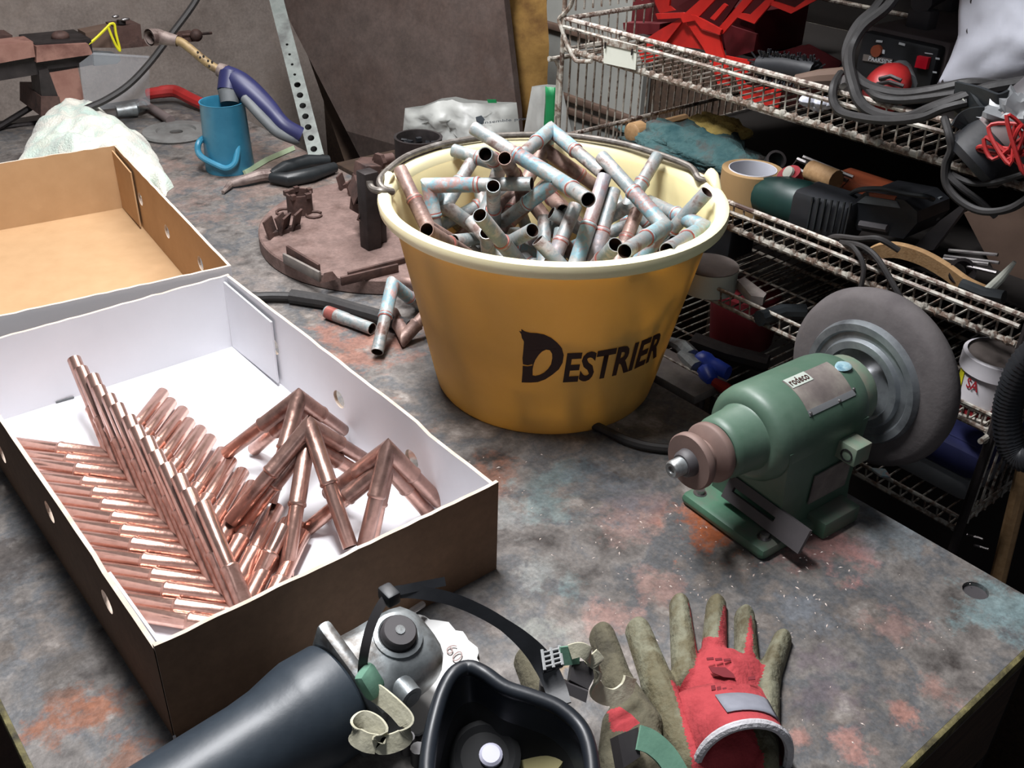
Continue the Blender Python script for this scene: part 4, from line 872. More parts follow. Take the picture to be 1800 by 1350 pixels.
lm([(-0.060, 0.0), (-0.060, 0.0240), (-0.0585, 0.0252), (-0.054, 0.0252), (-0.052, 0.0240), (-0.047, 0.0150), (-0.042, 0.0150), (-0.038, 0.0255), (-0.036, 0.0268), (-0.032, 0.0268), (-0.030, 0.0255), (-0.029, 0.0)], 'pulley', 'flange', 40)
lm([(-0.068, 0.0), (-0.068, 0.0095), (-0.0655, 0.0115), (-0.060, 0.0125), (-0.056, 0.0125)], 'nut', 'mask_shell', 24)
lm([(-0.078, 0.0), (-0.078, 0.0030), (-0.0795, 0.0035), (-0.0800, 0.0062), (-0.078, 0.0078), (-0.060, 0.0080)], 'spindle_end', 'alu', 20)
lm([(0.150, 0.012), (0.205, 0.012)], 'spindle', 'steel', 20)
wm = lm([(0.172, 0.030), (0.171, 0.060), (0.172, 0.080), (0.178, 0.0875), (0.186, 0.0895), (0.194, 0.0875), (0.200, 0.080), (0.201, 0.060), (0.200, 0.030)], 'buffing_wheel', 'wheel', 72)
lm([(0.172, 0.012), (0.170, 0.020), (0.168, 0.034), (0.162, 0.036), (0.162, 0.043), (0.1665, 0.045), (0.167, 0.051), (0.1640, 0.053), (0.1640, 0.0595), (0.169, 0.0615), (0.1725, 0.062)], 'steel_flange', 'wheel_steel', 64)
lm([(0.200, 0.012), (0.206, 0.020), (0.207, 0.050), (0.201, 0.054)], 'steel_flange', 'wheel_steel', 48)
mb = MB(); mb.box((0.096, -0.051, 0.084), (0.022, 0.024, 0.019), bev=0.0015); mb.build('lug', 'dusty_green', t, local=True)
mb = MB(); A = Matrix.Translation((0.0848, -0.054, 0.083)) @ Matrix.Rotation(math.pi/2, 4, 'Y'); mb.lathe([(0.005, -0.0006), (0.0048, 0.002), (0.0, 0.002)], A, 14, cap=False); mb.lathe([(0.0052, -0.0007), (0.0062, -0.0007), (0.0062, 0.001), (0.0052, 0.001)], A, 14, closed=True, cap=False); mb.build('lug_hole', 'hole', t, local=True)
mb = MB(); mb.cyl((-0.030, 0.004, AX+0.0205), (-0.026, 0.004, AX+0.0205), 0.0022, n=8); mb.cyl((-0.030, -0.003, AX+0.0195), (-0.026, -0.003, AX+0.0195), 0.0018, n=8); mb.build('screws', 'steel_dark', t, local=True)
def band(a0, a1, x0, x1, r, C=10, Rr=6):
    return [[V((x0+(x1-x0)*i/(Rr-1), -r*math.sin(a0+(a1-a0)*j/(C-1)), AX+r*math.cos(a0+(a1-a0)*j/(C-1)))) for j in range(C)] for i in range(Rr)]
D2 = math.radians
mb = MB(); mb.grid(band(D2(2), D2(46), 0.044, 0.104, 0.0451), 0.0006); lab = mb.build('nameplate', 'plate_label', t, local=True, ang=60)
mb = MB(); mb.grid(band(D2(2), D2(17), 0.045, 0.072, 0.0456, 6, 4), 0.0003); mb.build('pale_strip', 'plate_white', lab, local=True, ang=60)
ROOT[lab] = ROOT[t]
def bfn(u, v): a = D2(14.5)-(D2(14.5)-D2(4.5))*v; x = 0.0465+0.0235*u; return V((x, -0.0460*math.sin(a), AX+0.0460*math.cos(a)))
tm = MB(); text_on(tm, 'rodeco', bfn, 0.02, 1.05); tm.build('printed_word', 'ink', lab, local=True, ang=180)
mb = MB(); mb.grid(band(D2(46), D2(53), 0.044, 0.106, 0.0454, 5, 8), 0.0005); mb.build('cover_strip', 'clear_box', t, local=True, label='peeling transparent strip')
for x, a in ((0.046, 50), (0.106, 46), (0.084, 51)):
    mb = MB(); mb.ball((x, -0.0455*math.sin(D2(a)), AX+0.0455*math.cos(D2(a))), 0.0016, n=8, m=6); mb.build('rivet', 'steel', t, local=True)
mb = MB(); mb.ball((0.113, -0.012, AX+0.0425), (0.010, 0.008, 0.0022), n=14, m=8); mb.build('paint_patch', 'pat_b', t, local=True, label='pale bluish worn patch')
mb = MB(); mb.poly3([(0.060, -0.0435, 0.032), (0.112, -0.0435, 0.032), (0.112, -0.0445, 0.066), (0.060, -0.0445, 0.064)], 0.0012); mb.build('side_plate', 'plate_label', t, local=True)
# slotted tool rest in front of the pedestal
TM = Matrix.Translation((0.036, -0.018, 0.034)) @ Matrix.Rotation(math.radians(-18), 4, 'Y') @ Matrix.Rotation(math.radians(90), 4, 'X')
TM = Matrix.Translation((0.028, -0.018, 0.030)) @ frame((-0.006, 0, 0), (0, -1, -0.04), (0.40, 0, 1))
mb = MB(); mb.prism([(-0.036, -0.012), (0.056, -0.012), (0.056, 0.012), (-0.036, 0.012)], 0.004, TM, [[(-0.028, -0.002), (0.022, -0.002), (0.022, 0.003), (-0.028, 0.003)]]); mb.build('slotted_rest', 'mask_shell', t, local=True)
mb = MB(); mb.box((0.09, -0.052, 0.010), (0.05, 0.022, 0.018), bev=0.002); mb.build('side_foot', 'green_edge', t, local=True)
# ------------------------------------------------------------------ angle grinder (front left)
HA, HB = P(690, 1162, 0.046), P(448, 1318, 0.046); gd = (HB-HA).normalized(); LP = (HB-HA).length
t = thing('angle_grinder', 'large black angle grinder with worn alloy gear head beside the cardboard box', 'angle grinder', V((HA.x, HA.y, 0)))
up_ = V((0, 0, 1)); tw_ = -FW - gd*(-FW).dot(gd); up_ = (up_*0.72 + tw_.normalized()*0.55).normalized(); GA = axis(HA, gd); GF = frame(HA, gd, up_.cross(gd))       # local x along body, z up
mb = MB(); mb.lathe([(0.0, 0.046), (0.036, 0.046), (0.0395, 0.049), (0.040, 0.072), (0.0385, 0.080), (0.0345, 0.098), (0.033, 0.115), (0.0325, 0.180), (0.0325, 0.186), (0.0316, 0.187), (0.031, 0.33), (0.026, 0.35), (0.0, 0.35)], GA, 44, cap=False); mb.build('motor_housing', 'black_blue', t)
mb = MB(); mb.lathe([(0.0327, 0.183), (0.0332, 0.1845), (0.0327, 0.186)], GA, 40, closed=True, cap=False); mb.build('housing_seam', 'torch_grey', t)
mb = MB(); mb.box((0.0405, 0, 0.002), (0.011, 0.077, 0.076), GF, bev=0.004); mb.build('flange_plate', 'alu', t)
for y, z in ((0.028, 0.029), (-0.028, 0.029), (0.028, -0.02), (-0.028, -0.02)):
    mb = MB(); mb.cyl(GF @ V((0.037, y, z)), GF @ V((0.0415, y, z)), 0.0045, n=10); mb.build('flange_screw', 'steel', t)
def sec(x, w, zt, zb, n=20, e=3.2):
    r = []
    for i in range(n):
        a = 2*math.pi*i/n; c, s = math.cos(a), math.sin(a); k = (abs(c)**e+abs(s)**e)**(-1/e)
        r.append(GF @ V((x, w*c*k, (zt+zb)/2+(zt-zb)/2*s*k)))
    return r
mb = MB(); mb.rings([sec(*q) for q in ((0.0405, 0.033, 0.031, -0.028), (0.034, 0.032, 0.032, -0.028), (0.018, 0.031, 0.032, -0.028), (0.002, 0.031, 0.032, -0.028), (-0.012, 0.030, 0.031, -0.028), (-0.021, 0.028, 0.029, -0.026), (-0.027, 0.022, 0.023, -0.021), (-0.029, 0.012, 0.012, -0.012))]); mb.build('gear_head', 'alu', t, ang=50)
mb = MB(); mb.lathe([(0.0130, 0.029), (0.0125, 0.0385), (0.0110, 0.0405), (0.0, 0.0405)], GF @ Matrix.Translation((0.000, -0.004, 0)), 28, cap=False); bt = mb.build('spindle_lock', 'mask_shell', t)
mb = MB(); mb.lathe([(0.0035, 0.0406), (0.0035, 0.0412), (0, 0.0412)], GF @ Matrix.Translation((0.000, -0.004, 0)), 12, cap=False); mb.build('button_dot', 'alu', bt); 
mb = MB(); mb.lathe([(0.0175, 0.029), (0.0175, 0.0335), (0.0145, 0.0345), (0.0133, 0.0335)], GF @ Matrix.Translation((0.000, -0.004, 0)), 28, cap=False); mb.build('lock_boss', 'alu', t)
mb = MB(); mb.cyl(GF @ V((0.016, 0.024, 0.020)), GF @ V((0.016, 0.036, 0.024)), 0.010, 0.0085, 18); mb.cyl(GF @ V((0.016, 0.0355, 0.0238)), GF @ V((0.016, 0.0366, 0.0242)), 0.005, 0.005, 14); mb.build('handle_boss', 'alu', t)
mb = MB(); mb.cyl(GF @ V((-0.006, 0, -0.05)), GF @ V((-0.006, 0, -0.028)), 0.022, n=24); mb.build('disc_hub', 'steel_dark', t)
dc = P(712, 1172, 0.010); mb = MB(); n = 72; ro = [0.058+0.0022*(1 if i % 4 < 2 else -1)*((i*7) % 5)/4 for i in range(n)]
mb.rings([[(dc.x+r_*f*math.cos(2*math.pi*i/n), dc.y+r_*f*math.sin(2*math.pi*i/n), z) for i, r_ in enumerate(ro)] for f, z in ((0.15, 0.003), (1.0, 0.003), (1.0, 0.0058), (0.15, 0.0078))]); mb.build('flap_disc', 'disc_white', t, label='white scalloped abrasive disc')
tm = MB(); 
qd = [P(782, 1142, 0.0085), P(800, 1166, 0.0085), P(816, 1152, 0.0085), P(798, 1128, 0.0085)]
text_on(tm, '60', quad_fn(*qd), -0.01); tm.build('printed_number', 'disc_ink', t)
mb = MB(); mb.cyl(P(706, 1086, 0.03), P(743, 1062, 0.02), 0.0028, n=10); mb.build('pin', 'steel', t, label='bright steel pin')
# ------------------------------------------------------------------ respirator half mask
t = thing('respirator_mask', 'black rubber half-face respirator lying face up beside the gloves', 'respirator', V((P(900, 1330, 0).x, P(900, 1330, 0).y, 0)))
cr = [(748, 1360), (756, 1290), (774, 1222), (795, 1183), (822, 1170), (850, 1180), (888, 1206), (935, 1222), (985, 1242), (1025, 1280), (1042, 1335), (1040, 1400), (1005, 1470), (900, 1510), (800, 1495), (755, 1430)]
crest = smooth_path([P(x, y, 0.074+0.010*max(0, 1-abs(y-1180)/90)) for x, y in cr], 5, True); n = len(crest)
cen = sum(crest, V((0, 0, 0)))/n
def ring(sc, z, dz=0.0): return [V((cen.x+(p.x-cen.x)*sc, cen.y+(p.y-cen.y)*sc, z if z is not None else p.z+dz)) for p in crest]
mb = MB(); mb.rings([ring(1.10, None, -0.026), ring(1.07, None, -0.012), ring(1.02, None, -0.002), ring(0.99, None, 0.0), ring(0.955, None, -0.002), ring(0.92, None, -0.012), ring(0.86, None, -0.026)], cap0=False, cap1=False); mb.build('face_seal', 'rubber', t, ang=80)
mb = MB(); mb.tube([p+V((0, 0, -0.001)) for p in ring(0.985, None)], 0.0052, 10, True); mb.build('rim_bead', 'rubber', t, ang=80)
mb = MB(); mb.rings([ring(0.87, None, -0.024), ring(0.80, None, -0.040), ring(0.70, 0.024), ring(0.5, 0.012), ring(0.3, 0.010), ring(0.05, 0.010)], cap0=False); mb.build('inner_cup', 'cup_dark', t, ang=80)
mb = MB(); mb.rings([ring(1.085, None, -0.024), ring(1.16, None, -0.026), ring(1.26, None, -0.040), ring(1.30, 0.018), ring(1.22, 0.002), ring(0.5, 0.001)], cap0=False); mb.build('shell', 'mask_shell', t, ang=60)
q = P(852, 1332, 0.034); A = axis(q, V((-0.2, -0.25, 1)))
mb = MB(); mb.lathe([(0.024, -0.006), (0.024, 0.004), (0.020, 0.006), (0.016, 0.003), (0.0, 0.003)], A, 28, cap=False); v_ = mb.build('valve_seat', 'cup_dark', t)
mb = MB(); mb.lathe([(0.0078, 0.003), (0.0078, 0.006), (0.006, 0.0076), (0, 0.0076)], A @ Matrix.Translation((0.004, 0.0, 0)), 22, cap=False); mb.build('valve', 'valve', v_, label='pale lilac valve disc')
q = P(956, 1318, 0.034); A = axis(q, V((-0.55, 0.1, 0.8)))
mb = MB(); mb.lathe([(0.0, 0.0), (0.019, 0.0), (0.019, 0.003), (0, 0.003)], A, 28, cap=False); mb.build('filter_pad', 'filter', t, label='yellowish filter pad')
for px, py in ((960, 1206), (716, 1302), (735, 1322)):
    q = P(px, py, 0.055); mb = MB(); mb.cyl(q-V((0, 0, .01)), q+V((0, 0, .004)), 0.005, n=12); mb.build('stud', 'buckle', t)
def rib(name, px, w, th, m, side=(0, 0, 1), lab=None, k=6, par=None):
    pts = smooth_path([P(*p) for p in px], k)
    sd = V(side) if side else [(pts[min(i+1, len(pts)-1)]-pts[max(i-1, 0)]).cross(p-CAM).normalized() for i, p in enumerate(pts)]
    mb = MB(); mb.ribbon(pts, sd, w, th); return mb.build(name, m, par or t, ang=50, label=lab)
rib('head_strap', [(636, 1190, .085), (640, 1150, .105), (652, 1100, .120), (672, 1060, .130), (690, 1044, .132)], 0.006, 0.0016, 'buckle', None)
rib('head_strap', [(682, 1046, .130), (705, 1040, .132), (740, 1042, .130), (790, 1052, .122), (840, 1072, .110), (885, 1098, .098), (925, 1130, .085), (955, 1165, .072), (975, 1205, .062), (985, 1240, .058)], [0.0085]*30+[min(0.0150, 0.0085+0.00055*i) for i in range(25)], 0.0018, 'black', None, 'black harness strap')
rib('strap_tab', [(676, 1044, .133), (720, 1034, .134), (782, 1022, .130)], 0.006, 0.0016, 'black', None)
mb = MB(); mb.box((0, 0, 0), (0.010, 0.014, 0.010), Matrix.Translation(P(684, 1046, 0.132)), bev=0.002); mb.build('strap_clip', 'black', t)
bq = [P(951, 1146, .078), P(984, 1138, .076), P(990, 1172, .070), P(956, 1182, .072)]
mb = MB(); mb.poly3(bq, 0.003); bk = mb.build('buckle_plate', 'black', t)
for i in range(4):
    for u in (0.06, 0.5, 0.94):
        pass
for u in (0.04, 0.5, 0.96):
    a, b = bq[0].lerp(bq[1], u), bq[3].lerp(bq[2], u); mb = MB(); mb.tube([a+V((0, 0, .002)), b+V((0, 0, .002))], 0.0012, 6); mb.build('buckle_bar', 'steel_matte', bk)
for v in (0.15, 0.38, 0.62, 0.85):
    a, b = bq[0].lerp(bq[3], v), bq[1].lerp(bq[2], v); mb = MB(); mb.tube([a+V((0, 0, .002)), b+V((0, 0, .002))], 0.0007, 6); mb.build('buckle_bar', 'steel_matte', bk)
rib('elastic_strap', [(984, 1154, .074), (1000, 1152, .072), (1018, 1150, .070)], 0.013, 0.002, 'strap_green', (0.34, 0.40, 0.85), 'green elastic strap')
rib('elastic_strap', [(1002, 1146, .076), (1020, 1142, .078), (1034, 1150, .074), (1036, 1160, .066)], 0.010, 0.002, 'strap_pale', (0.34, 0.40, 0.85), 'off-white elastic strap end')
mb = MB(); mb.poly3([P(1006, 1164, .066), P(1040, 1160, .064), (P(1046, 1190, .060)), P(1034, 1212, .056), P(1000, 1196, .060)], 0.006); mb.build('side_buckle', 'buckle', t)
mb = MB(); mb.poly3([P(985, 1196, .062), P(1034, 1216, .058), P(1030, 1236, .052), P(978, 1212, .056)], 0.007); mb.build('side_buckle', 'mask_shell', t)
rib('elastic_strap', [(1038, 1152, .068), (1050, 1168, .062), (1046, 1195, .050), (1052, 1218, .040), (1078, 1226, .034), (1100, 1212, .036), (1108, 1190, .042)], 0.012, 0.0022, 'strap_pale', (0.34, 0.40, 0.85), 'curled off-white elastic strap')
mb = MB(); mb.poly3([P(1086, 1292, .046), P(1122, 1278, .044), P(1126, 1330, .036), P(1096, 1350, .036)], 0.012); mb.build('side_buckle', 'buckle', t)
rib('elastic_strap', [(1122, 1296, .044), (1145, 1305, .040), (1172, 1330, .032), (1196, 1370, .022)], 0.016, 0.0022, 'strap_green', (0.6, 0.5, 0.5), 'green elastic strap')
mb = MB(); mb.box((0, 0, 0), (0.017, 0.009, 0.021), Matrix.Translation(P(650, 1198, .088)) @ Matrix.Rotation(.5, 4, 'Z') @ Matrix.Rotation(-.5, 4, 'X'), bev=0.004); mb.build('elastic_knot', 'strap_green', t, label='green elastic knot')
rib('elastic_strap', [(652, 1212, .082), (675, 1228, .080), (700, 1250, .078), (716, 1272, .074), (712, 1294, .070), (690, 1306, .068), (668, 1308, .068), (672, 1290, .072), (660, 1274, .074), (640, 1266, .074), (624, 1276, .074), (624, 1292, .072), (642, 1304, .070), (662, 1308, .068)], 0.012, 0.002, 'strap_pale', (0.40, 0.40, 0.82), 'curled off-white elastic strap')
# ------------------------------------------------------------------ gloves
def g2(px, py, z=0.012): q = P(px, py, z); return (q.x, q.y)
def glove(name, label, fingers, palm, red, group, hmax=0.024, mats=('latex', 'glove_red'), cell=0.0015):
    fs = [(g2(*a), g2(*b), ra, rb) for a, b, ra, rb in fingers]; pl = [g2(*p) for p in palm]
    def fld(X, Y):
        D = poly_d(X, Y, pl)
        for a, b, ra, rb in fs: D = smax(D, seg_d(X, Y, a, b, ra, rb), 0.0035)
        return D
    al = [p for f in fs for p in f[:2]]+pl; m = 0.02
    def ht(d, X, Y):
        u = np.clip(d/0.013, 0, 1); Z = 0.017*np.sqrt(1-(1-u)**2) + (hmax-0.017)*np.clip((d-0.010)/0.02, 0, 1)
        w = np.vectorize(lambda x, y: noise.noise(V((x*55, y*55, 1)))*0.0022 + noise.noise(V((x*160, y*160, 3)))*0.0007)(X, Y)
        return 0.0006 + np.maximum(0, Z + w*np.clip(d/0.006, 0, 1))
    rd = [[g2(*p, 0.017) for p in r] for r in red]
    def part(x, y):
        return 1 if any(bool(poly_d(np.array([x]), np.array([y]), r)[0] > 0) for r in rd) else 0
    res = soft(fld, (min(p[0] for p in al)-m, min(p[1] for p in al)-m, max(p[0] for p in al)+m, max(p[1] for p in al)+m), cell, ht, part)
    c = g2(*palm[0]); t = thing(name, label, 'glove', V((c[0], c[1], 0)), 0, group)
    if 0 in res: res[0].build('rubber_coating', mats[0], t, ang=180)
    if 1 in res: res[1].build('knit_back', mats[1], t, ang=180)
    return t
GG = 'pair of work gloves'
t = glove('work_glove', 'red knit work glove with dirty olive rubber fingers lying flat on the bench',
    [((1124, 1096), (1160, 1190), 0.0105, 0.0125), ((1160, 1190), (1222, 1330), 0.0125, 0.012), ((1197, 1050), (1210, 1185), 0.0085, 0.0115), ((1262, 1052), (1258, 1135), 0.0085, 0.0105), ((1312, 1072), (1316, 1150), 0.0085, 0.0098), ((1378, 1112), (1352, 1180), 0.0078, 0.0095), ((1352, 1180), (1348, 1330), 0.010, 0.010)],
    [(1205, 1180), (1238, 1130), (1290, 1135), (1345, 1160), (1352, 1200), (1346, 1330), (1240, 1345), (1205, 1280)],
    [[(1211, 1050), (1219, 1056), (1230, 1085), (1243, 1112), (1262, 1122), (1266, 1092), (1274, 1055), (1284, 1052), (1288, 1075), (1283, 1110), (1286, 1136), (1308, 1147), (1319, 1080), (1323, 1080), (1324, 1142), (1346, 1168), (1336, 1195), (1320, 1235), (1314, 1262), (1345, 1330), (1340, 1360), (1228, 1370), (1206, 1300), (1193, 1240), (1178, 1192), (1200, 1191), (1220, 1172), (1226, 1140), (1220, 1095)]], GG)
c0_, c1_ = P(1262, 1236, 0.0), P(1302, 1352, 0.0); dv = (c1_-c0_); cd_ = dv.normalized(); wv = V((cd_.y, -cd_.x, 0))
if wv.dot(RT) < 0: wv = -wv
def crow(u, sc=1.0, dz=0.0):
    w = (0.036*(1-u)+0.033*u)*sc; h = (0.020*(1-u)**1.2+0.046*min(1, u*1.02))*sc; c = c0_+dv*u
    return [c + wv*(-w*math.cos(math.pi*j/20)*(1 if True else 1)) + V((0, 0, 0.001+h*math.sin(math.pi*j/20)**0.8+dz)) for j in range(21)]
mb = MB(); mb.grid([crow(u) for u in (0.0, 0.15, 0.3, 0.45, 0.6, 0.75, 0.88, 1.0)], 0.0012); mb.build('cuff', 'glove_red', t, ang=180)
mb = MB(); mb.grid([crow(u, 0.94) for u in (0.25, 0.5, 0.75, 0.99)]); mb.build('cuff_lining', 'glove_in', t, ang=180)
mb = MB(); rows = [[V((p.x, p.y, 0.0008)) for p in crow(u, 0.95)] for u in (0.1, 0.55, 1.0)]; mb.grid(rows); mb.build('cuff_lining', 'glove_in', t, ang=180)
mb = MB(); mb.tube(crow(1.0, 1.01), 0.0034, 8); mb.build('hem', 'hem', t, label='grey-white stitched hem')
mb = MB(); mb.grid([[p+V((0, 0, 0.0016)) for p in crow(u, 1.02)[8:17]] for u in (0.30, 0.45, 0.6, 0.72)], 0.0008); mb.build('cloth_label', 'label_grey', t, ang=180, label='grey cloth label')
mb = MB()
def mk(px): mb.poly3([P(x, y, 0.0262) for x, y in px], 0.0006)
mk([(1246, 1172), (1275, 1173), (1289, 1184), (1293, 1192), (1272, 1190), (1252, 1182)])
for k in range(3): mk([(1242+k*15, 1156+k*1), (1254+k*15, 1155+k), (1255+k*15, 1159+k), (1243+k*15, 1160+k)])
for k in range(4): mk([(1250+k*10, 1205+2*k), (1257+k*10, 1204+2*k), (1258+k*10, 1212+2*k), (1251+k*10, 1213+2*k)])
for k in range(3): mk([(1256+k*9, 1228), (1262+k*9, 1227), (1263+k*9, 1234), (1257+k*9, 1235)])
mk([(1315, 1190), (1328, 1188), (1328, 1194), (1316, 1195)])
mb.build('printed_marks', 'mark', t, label='dark printed emblem and small marks')
t = glove('work_glove', 'dirty olive rubber-coated work glove half hidden beneath the respirator',
    [((1061, 1106), (1090, 1190), 0.0108, 0.0118), ((1090, 1190), (1130, 1260), 0.012, 0.016), ((926, 1148), (985, 1280), 0.0098, 0.013)],
    [(1090, 1205), (1130, 1215), (1170, 1290), (1200, 1350), (1190, 1420), (1090, 1420), (1050, 1330), (1060, 1250)],
    [[(1068, 1238), (1092, 1244), (1124, 1274), (1104, 1290), (1076, 1288)]], GG, 0.022, ('latex2', 'glove_red'))
def heapmesh(c, rx, ry, h, seed, n=26, m=10, fz=0.25):
    mb = MB(); rs = []
    for i in range(m):
        a = math.pi/2*i/(m-1)*0.98; r = []
        for j in range(n):
            b = 2*math.pi*j/n; q = V((math.cos(b)*math.cos(a), math.sin(b)*math.cos(a), math.sin(a))); k = 1+fz*noise.noise(q*3+V((seed, 0, 0)))+fz*0.6*noise.noise(q*9+V((0, seed, 0)))
            r.append(V((c[0]+rx*q.x*k, c[1]+ry*q.y*k, c[2]+h*q.z*k)))
        rs.append(r)
    return mb.rings(rs)
# ------------------------------------------------------------------ wire rack
RX0, RX1, RY0, RY1 = 0.84, 1.22, 0.30, 0.905
TZ = [PX(1690, 297, RX0).z, PX(1785, 607, RX0).z, PX(1300, 552, RX0).z, PX(1500, 832, RX0).z]
RIM = [PX(1430, 150, RX0).z, PX(1280, 355, RX0).z, PX(1350, 548, RX0).z, PX(1620, 890, RX0).z]
RIM = [max(r, z+0.016) for r, z in zip(RIM, TZ)]
t = thing('wire_rack', 'rusty white coated wire rack with four tray shelves beside the bench', 'rack', (RX0, 0.6, -H))
for i, (z, r) in enumerate(zip(TZ, RIM)):
    mb = MB(); mb.tube(smooth_path([(RX0, RY0-0.005, r), (RX0, RY1, r), (RX1, RY1, r), (RX1, RY0-0.005, r)], 1, True), 0.0029 if i < 2 else 0.0024, 8, True); mb.build('top_rail', 'rack_rust' if i < 2 else 'rack_white', t)
    if i < 2:
        mb = MB(); mb.tube([(RX0-0.003, RY0, r-0.009), (RX0-0.003, RY1, r-0.009)], 0.0024, 6); mb.build('second_rail', 'rack_white', t)
    mb = MB(); mb.tube([(RX0+0.002, RY0, z), (RX0+0.002, RY1, z)], 0.0034 if i < 2 else 0.0026, 8); mb.tube([(RX1, RY0, z), (RX1, RY1, z)], 0.003, 8); mb.tube([(RX0, RY0, z), (RX1, RY0, z)], 0.003, 8); mb.tube([(RX0, RY1, z), (RX1, RY1, z)], 0.003, 8); mb.build('bottom_rail', 'rack_white', t)
    mb = MB(); n = 44
    for k in range(n):
        y = RY0+(RY1-RY0)*(k+0.5)/n; mb.tube([(RX0, y, r), (RX0+0.003, y, z), (RX1, y, z)], 0.0011, 5)
        if i < 2: mb.ball((RX0+0.001, y, z+0.001), (0.0034, 0.0048, 0.0048), n=6, m=5)
    for q in (0.25, 0.5, 0.75): mb.tube([(RX0+(RX1-RX0)*q, RY0, z-0.002), (RX0+(RX1-RX0)*q, RY1, z-0.002)], 0.0016, 5)
    for k in range(24):
        if i == 2: break
        x = RX0+(RX1-RX0)*(k+0.5)/24
        for y in (RY0, RY1): mb.tube([(x, y, z), (x, y, r)], 0.0011, 5)
    mb.build('tray_wires', 'rack_white', t, kind='stuff')
for x, y in ((RX0, RY0-0.006), (RX1, RY0-0.006), (RX0, RY1+0.004), (RX1, RY1+0.004)):
    mb = MB(); top = 0.20 if (x == RX0) else 0.55
    top = 0.60
    mb.tube([(x, y, -H), (x, y, top)], 0.0028 if x == RX0 and y > .5 else 0.0046, 8); mb.build('post', 'rack_white' if x == RX0 and y > .5 else 'steel_dark', t)
mb = MB(); mb.box(((RX0+RX1)/2-0.015, (RY0+RY1)/2, 0.58), (RX1-RX0+0.05, RY1-RY0+0.02, 0.018), bev=0.002); mb.build('added_shade_board', 'bench_under', t)  # unseen board, added to keep lamp light off the shelves
mb = MB(); mb.box((1.08, (RY0+RY1)/2, TZ[0]+0.003), (0.27, RY1-RY0-0.01, 0.002)); mb.build('added_shade_liner', 'back_dark', t)  # dark sheet added to block light falling through the wire tray
mb = MB(); mb.box((1.06, (RY0+RY1)/2, TZ[1]+0.003), (0.30, RY1-RY0-0.01, 0.002)); mb.build('added_shade_liner', 'back_dark', t)  # second added sheet, shades the trays below
mb = MB(); mb.box((RX1+0.03, 0.60, -0.15), (0.012, 0.62, 1.48)); mb.build('back_sheet', 'back_dark', t)
# end grilles
def grille(y, z0, z1, n, x0=RX0+0.02, x1=RX1):
    mb = MB()
    for k in range(n):
        x = x0+(x1-x0)*k/(n-1); mb.tube([(x, y, z0), (x, y, z1)], 0.0013, 5)
    mb.build('end_grille_wires', 'rack_white', t, kind='stuff')
    mb = MB(); mb.tube(smooth_path([(RX0+0.002, y, z0), (RX0+0.002, y, z1-0.012), (RX0+0.012, y, z1), (x1, y, z1)], 4), 0.0028, 8); mb.build('end_frame', 'rack_white', t)
grille(RY1+0.010, TZ[1]-0.01, TZ[0]-0.012, 26); grille(RY1+0.006, RIM[0]+0.006, 0.50, 26)
grille(RY0-0.004, TZ[3], TZ[3]+0.115, 22)
mb = MB(); mb.tube(smooth_path([PX(*p, RX0-0.002) for p in ((1008, -10), (1003, 10), (992, 24), (983, 34), (988, 52), (996, 76), (1003, 90), (1012, 106), (1026, 108), (1040, 108))], 4), 0.0026, 8); mb.build('end_hook', 'rack_white', t)
tg = [PX(1061, 66, RX0-0.006), PX(1120, 80, RX0-0.006), PX(1117, 123, RX0-0.006), PX(1061, 111, RX0-0.006)]
mb = MB(); mb.poly3(tg, 0.0012); tgo = mb.build('price_holder', 'tag_white', t, label='blank white label holder clipped to the rail')
mb = MB(); mb.poly3([tg[0]+V((-.0012, 0, 0)), tg[1]+V((-.0012, 0, 0)), tg[1].lerp(tg[2], .24)+V((-.0012, 0, 0)), tg[0].lerp(tg[3], .24)+V((-.0012, 0, 0))], 0.001)
mb.build('holder_lip', 'rack_white', tgo)
for u in (0.1, 0.9):
    q = tg[0].lerp(tg[1], u)+V((-.002, 0, -.004)); mb = MB(); mb.tube([q, q+V((0, 0, -0.007))], 0.0011, 6); mb.build('pin', 'steel_dark', tgo)
# ------------------------------------------------------------------ red cantilever toolbox on the top shelf
TX = 0.95
t = thing('red_toolbox', 'open red cantilever toolbox with crossed arms on the top wire shelf', 'toolbox', PX(1290, 190, TX))
def tb(name, px, dep=0.004, x=TX, m='red_box'):
    mb = MB(); mb.poly3([PX(*p, x) for p in px], dep); return mb.build(name, m, t, ang=20)
tb('arm', [(1246, -14), (1262, -6), (1222, 36), (1200, 40), (1196, 30)], 0.003, TX-0.012)
tb('arm', [(1152, 24), (1200, 22), (1212, 26), (1206, 31), (1156, 34)], 0.003, TX-0.010)
tb('arm', [(1196, 32), (1202, 34), (1168, 78), (1134, 82), (1139, 66), (1160, 52)], 0.003, TX-0.006)
tb('arm', [(1203, 34), (1216, 32), (1232, 52), (1264, 62), (1268, 84), (1278, 114), (1282, 150), (1262, 150), (1250, 112), (1236, 84)], 0.003, TX-0.008)
tb('arm', [(1214, 26), (1222, 27), (1268, 52), (1265, 61), (1232, 50)], 0.003, TX-0.013)
tb('arm', [(1262, 50), (1270, 60), (1330, -8), (1312, -8)], 0.003, TX-0.009)
tb('arm', [(1248, 32), (1256, 36), (1278, 10), (1272, 6)], 0.003, TX-0.013)
tb('arm', [(1294, 30), (1326, 42), (1332, 34), (1368, -8), (1354, -8), (1318, 26), (1300, 22)], 0.003, TX-0.009)
tb('arm', [(1352, 8), (1390, 24), (1446, -6), (1430, -10), (1396, 14), (1360, 2)], 0.003, TX-0.009)
tb('tray_side', [(1146, -20), (1180, -20), (1176, 10), (1186, 18), (1160, 24), (1152, 6)], 0.003, TX+0.002)
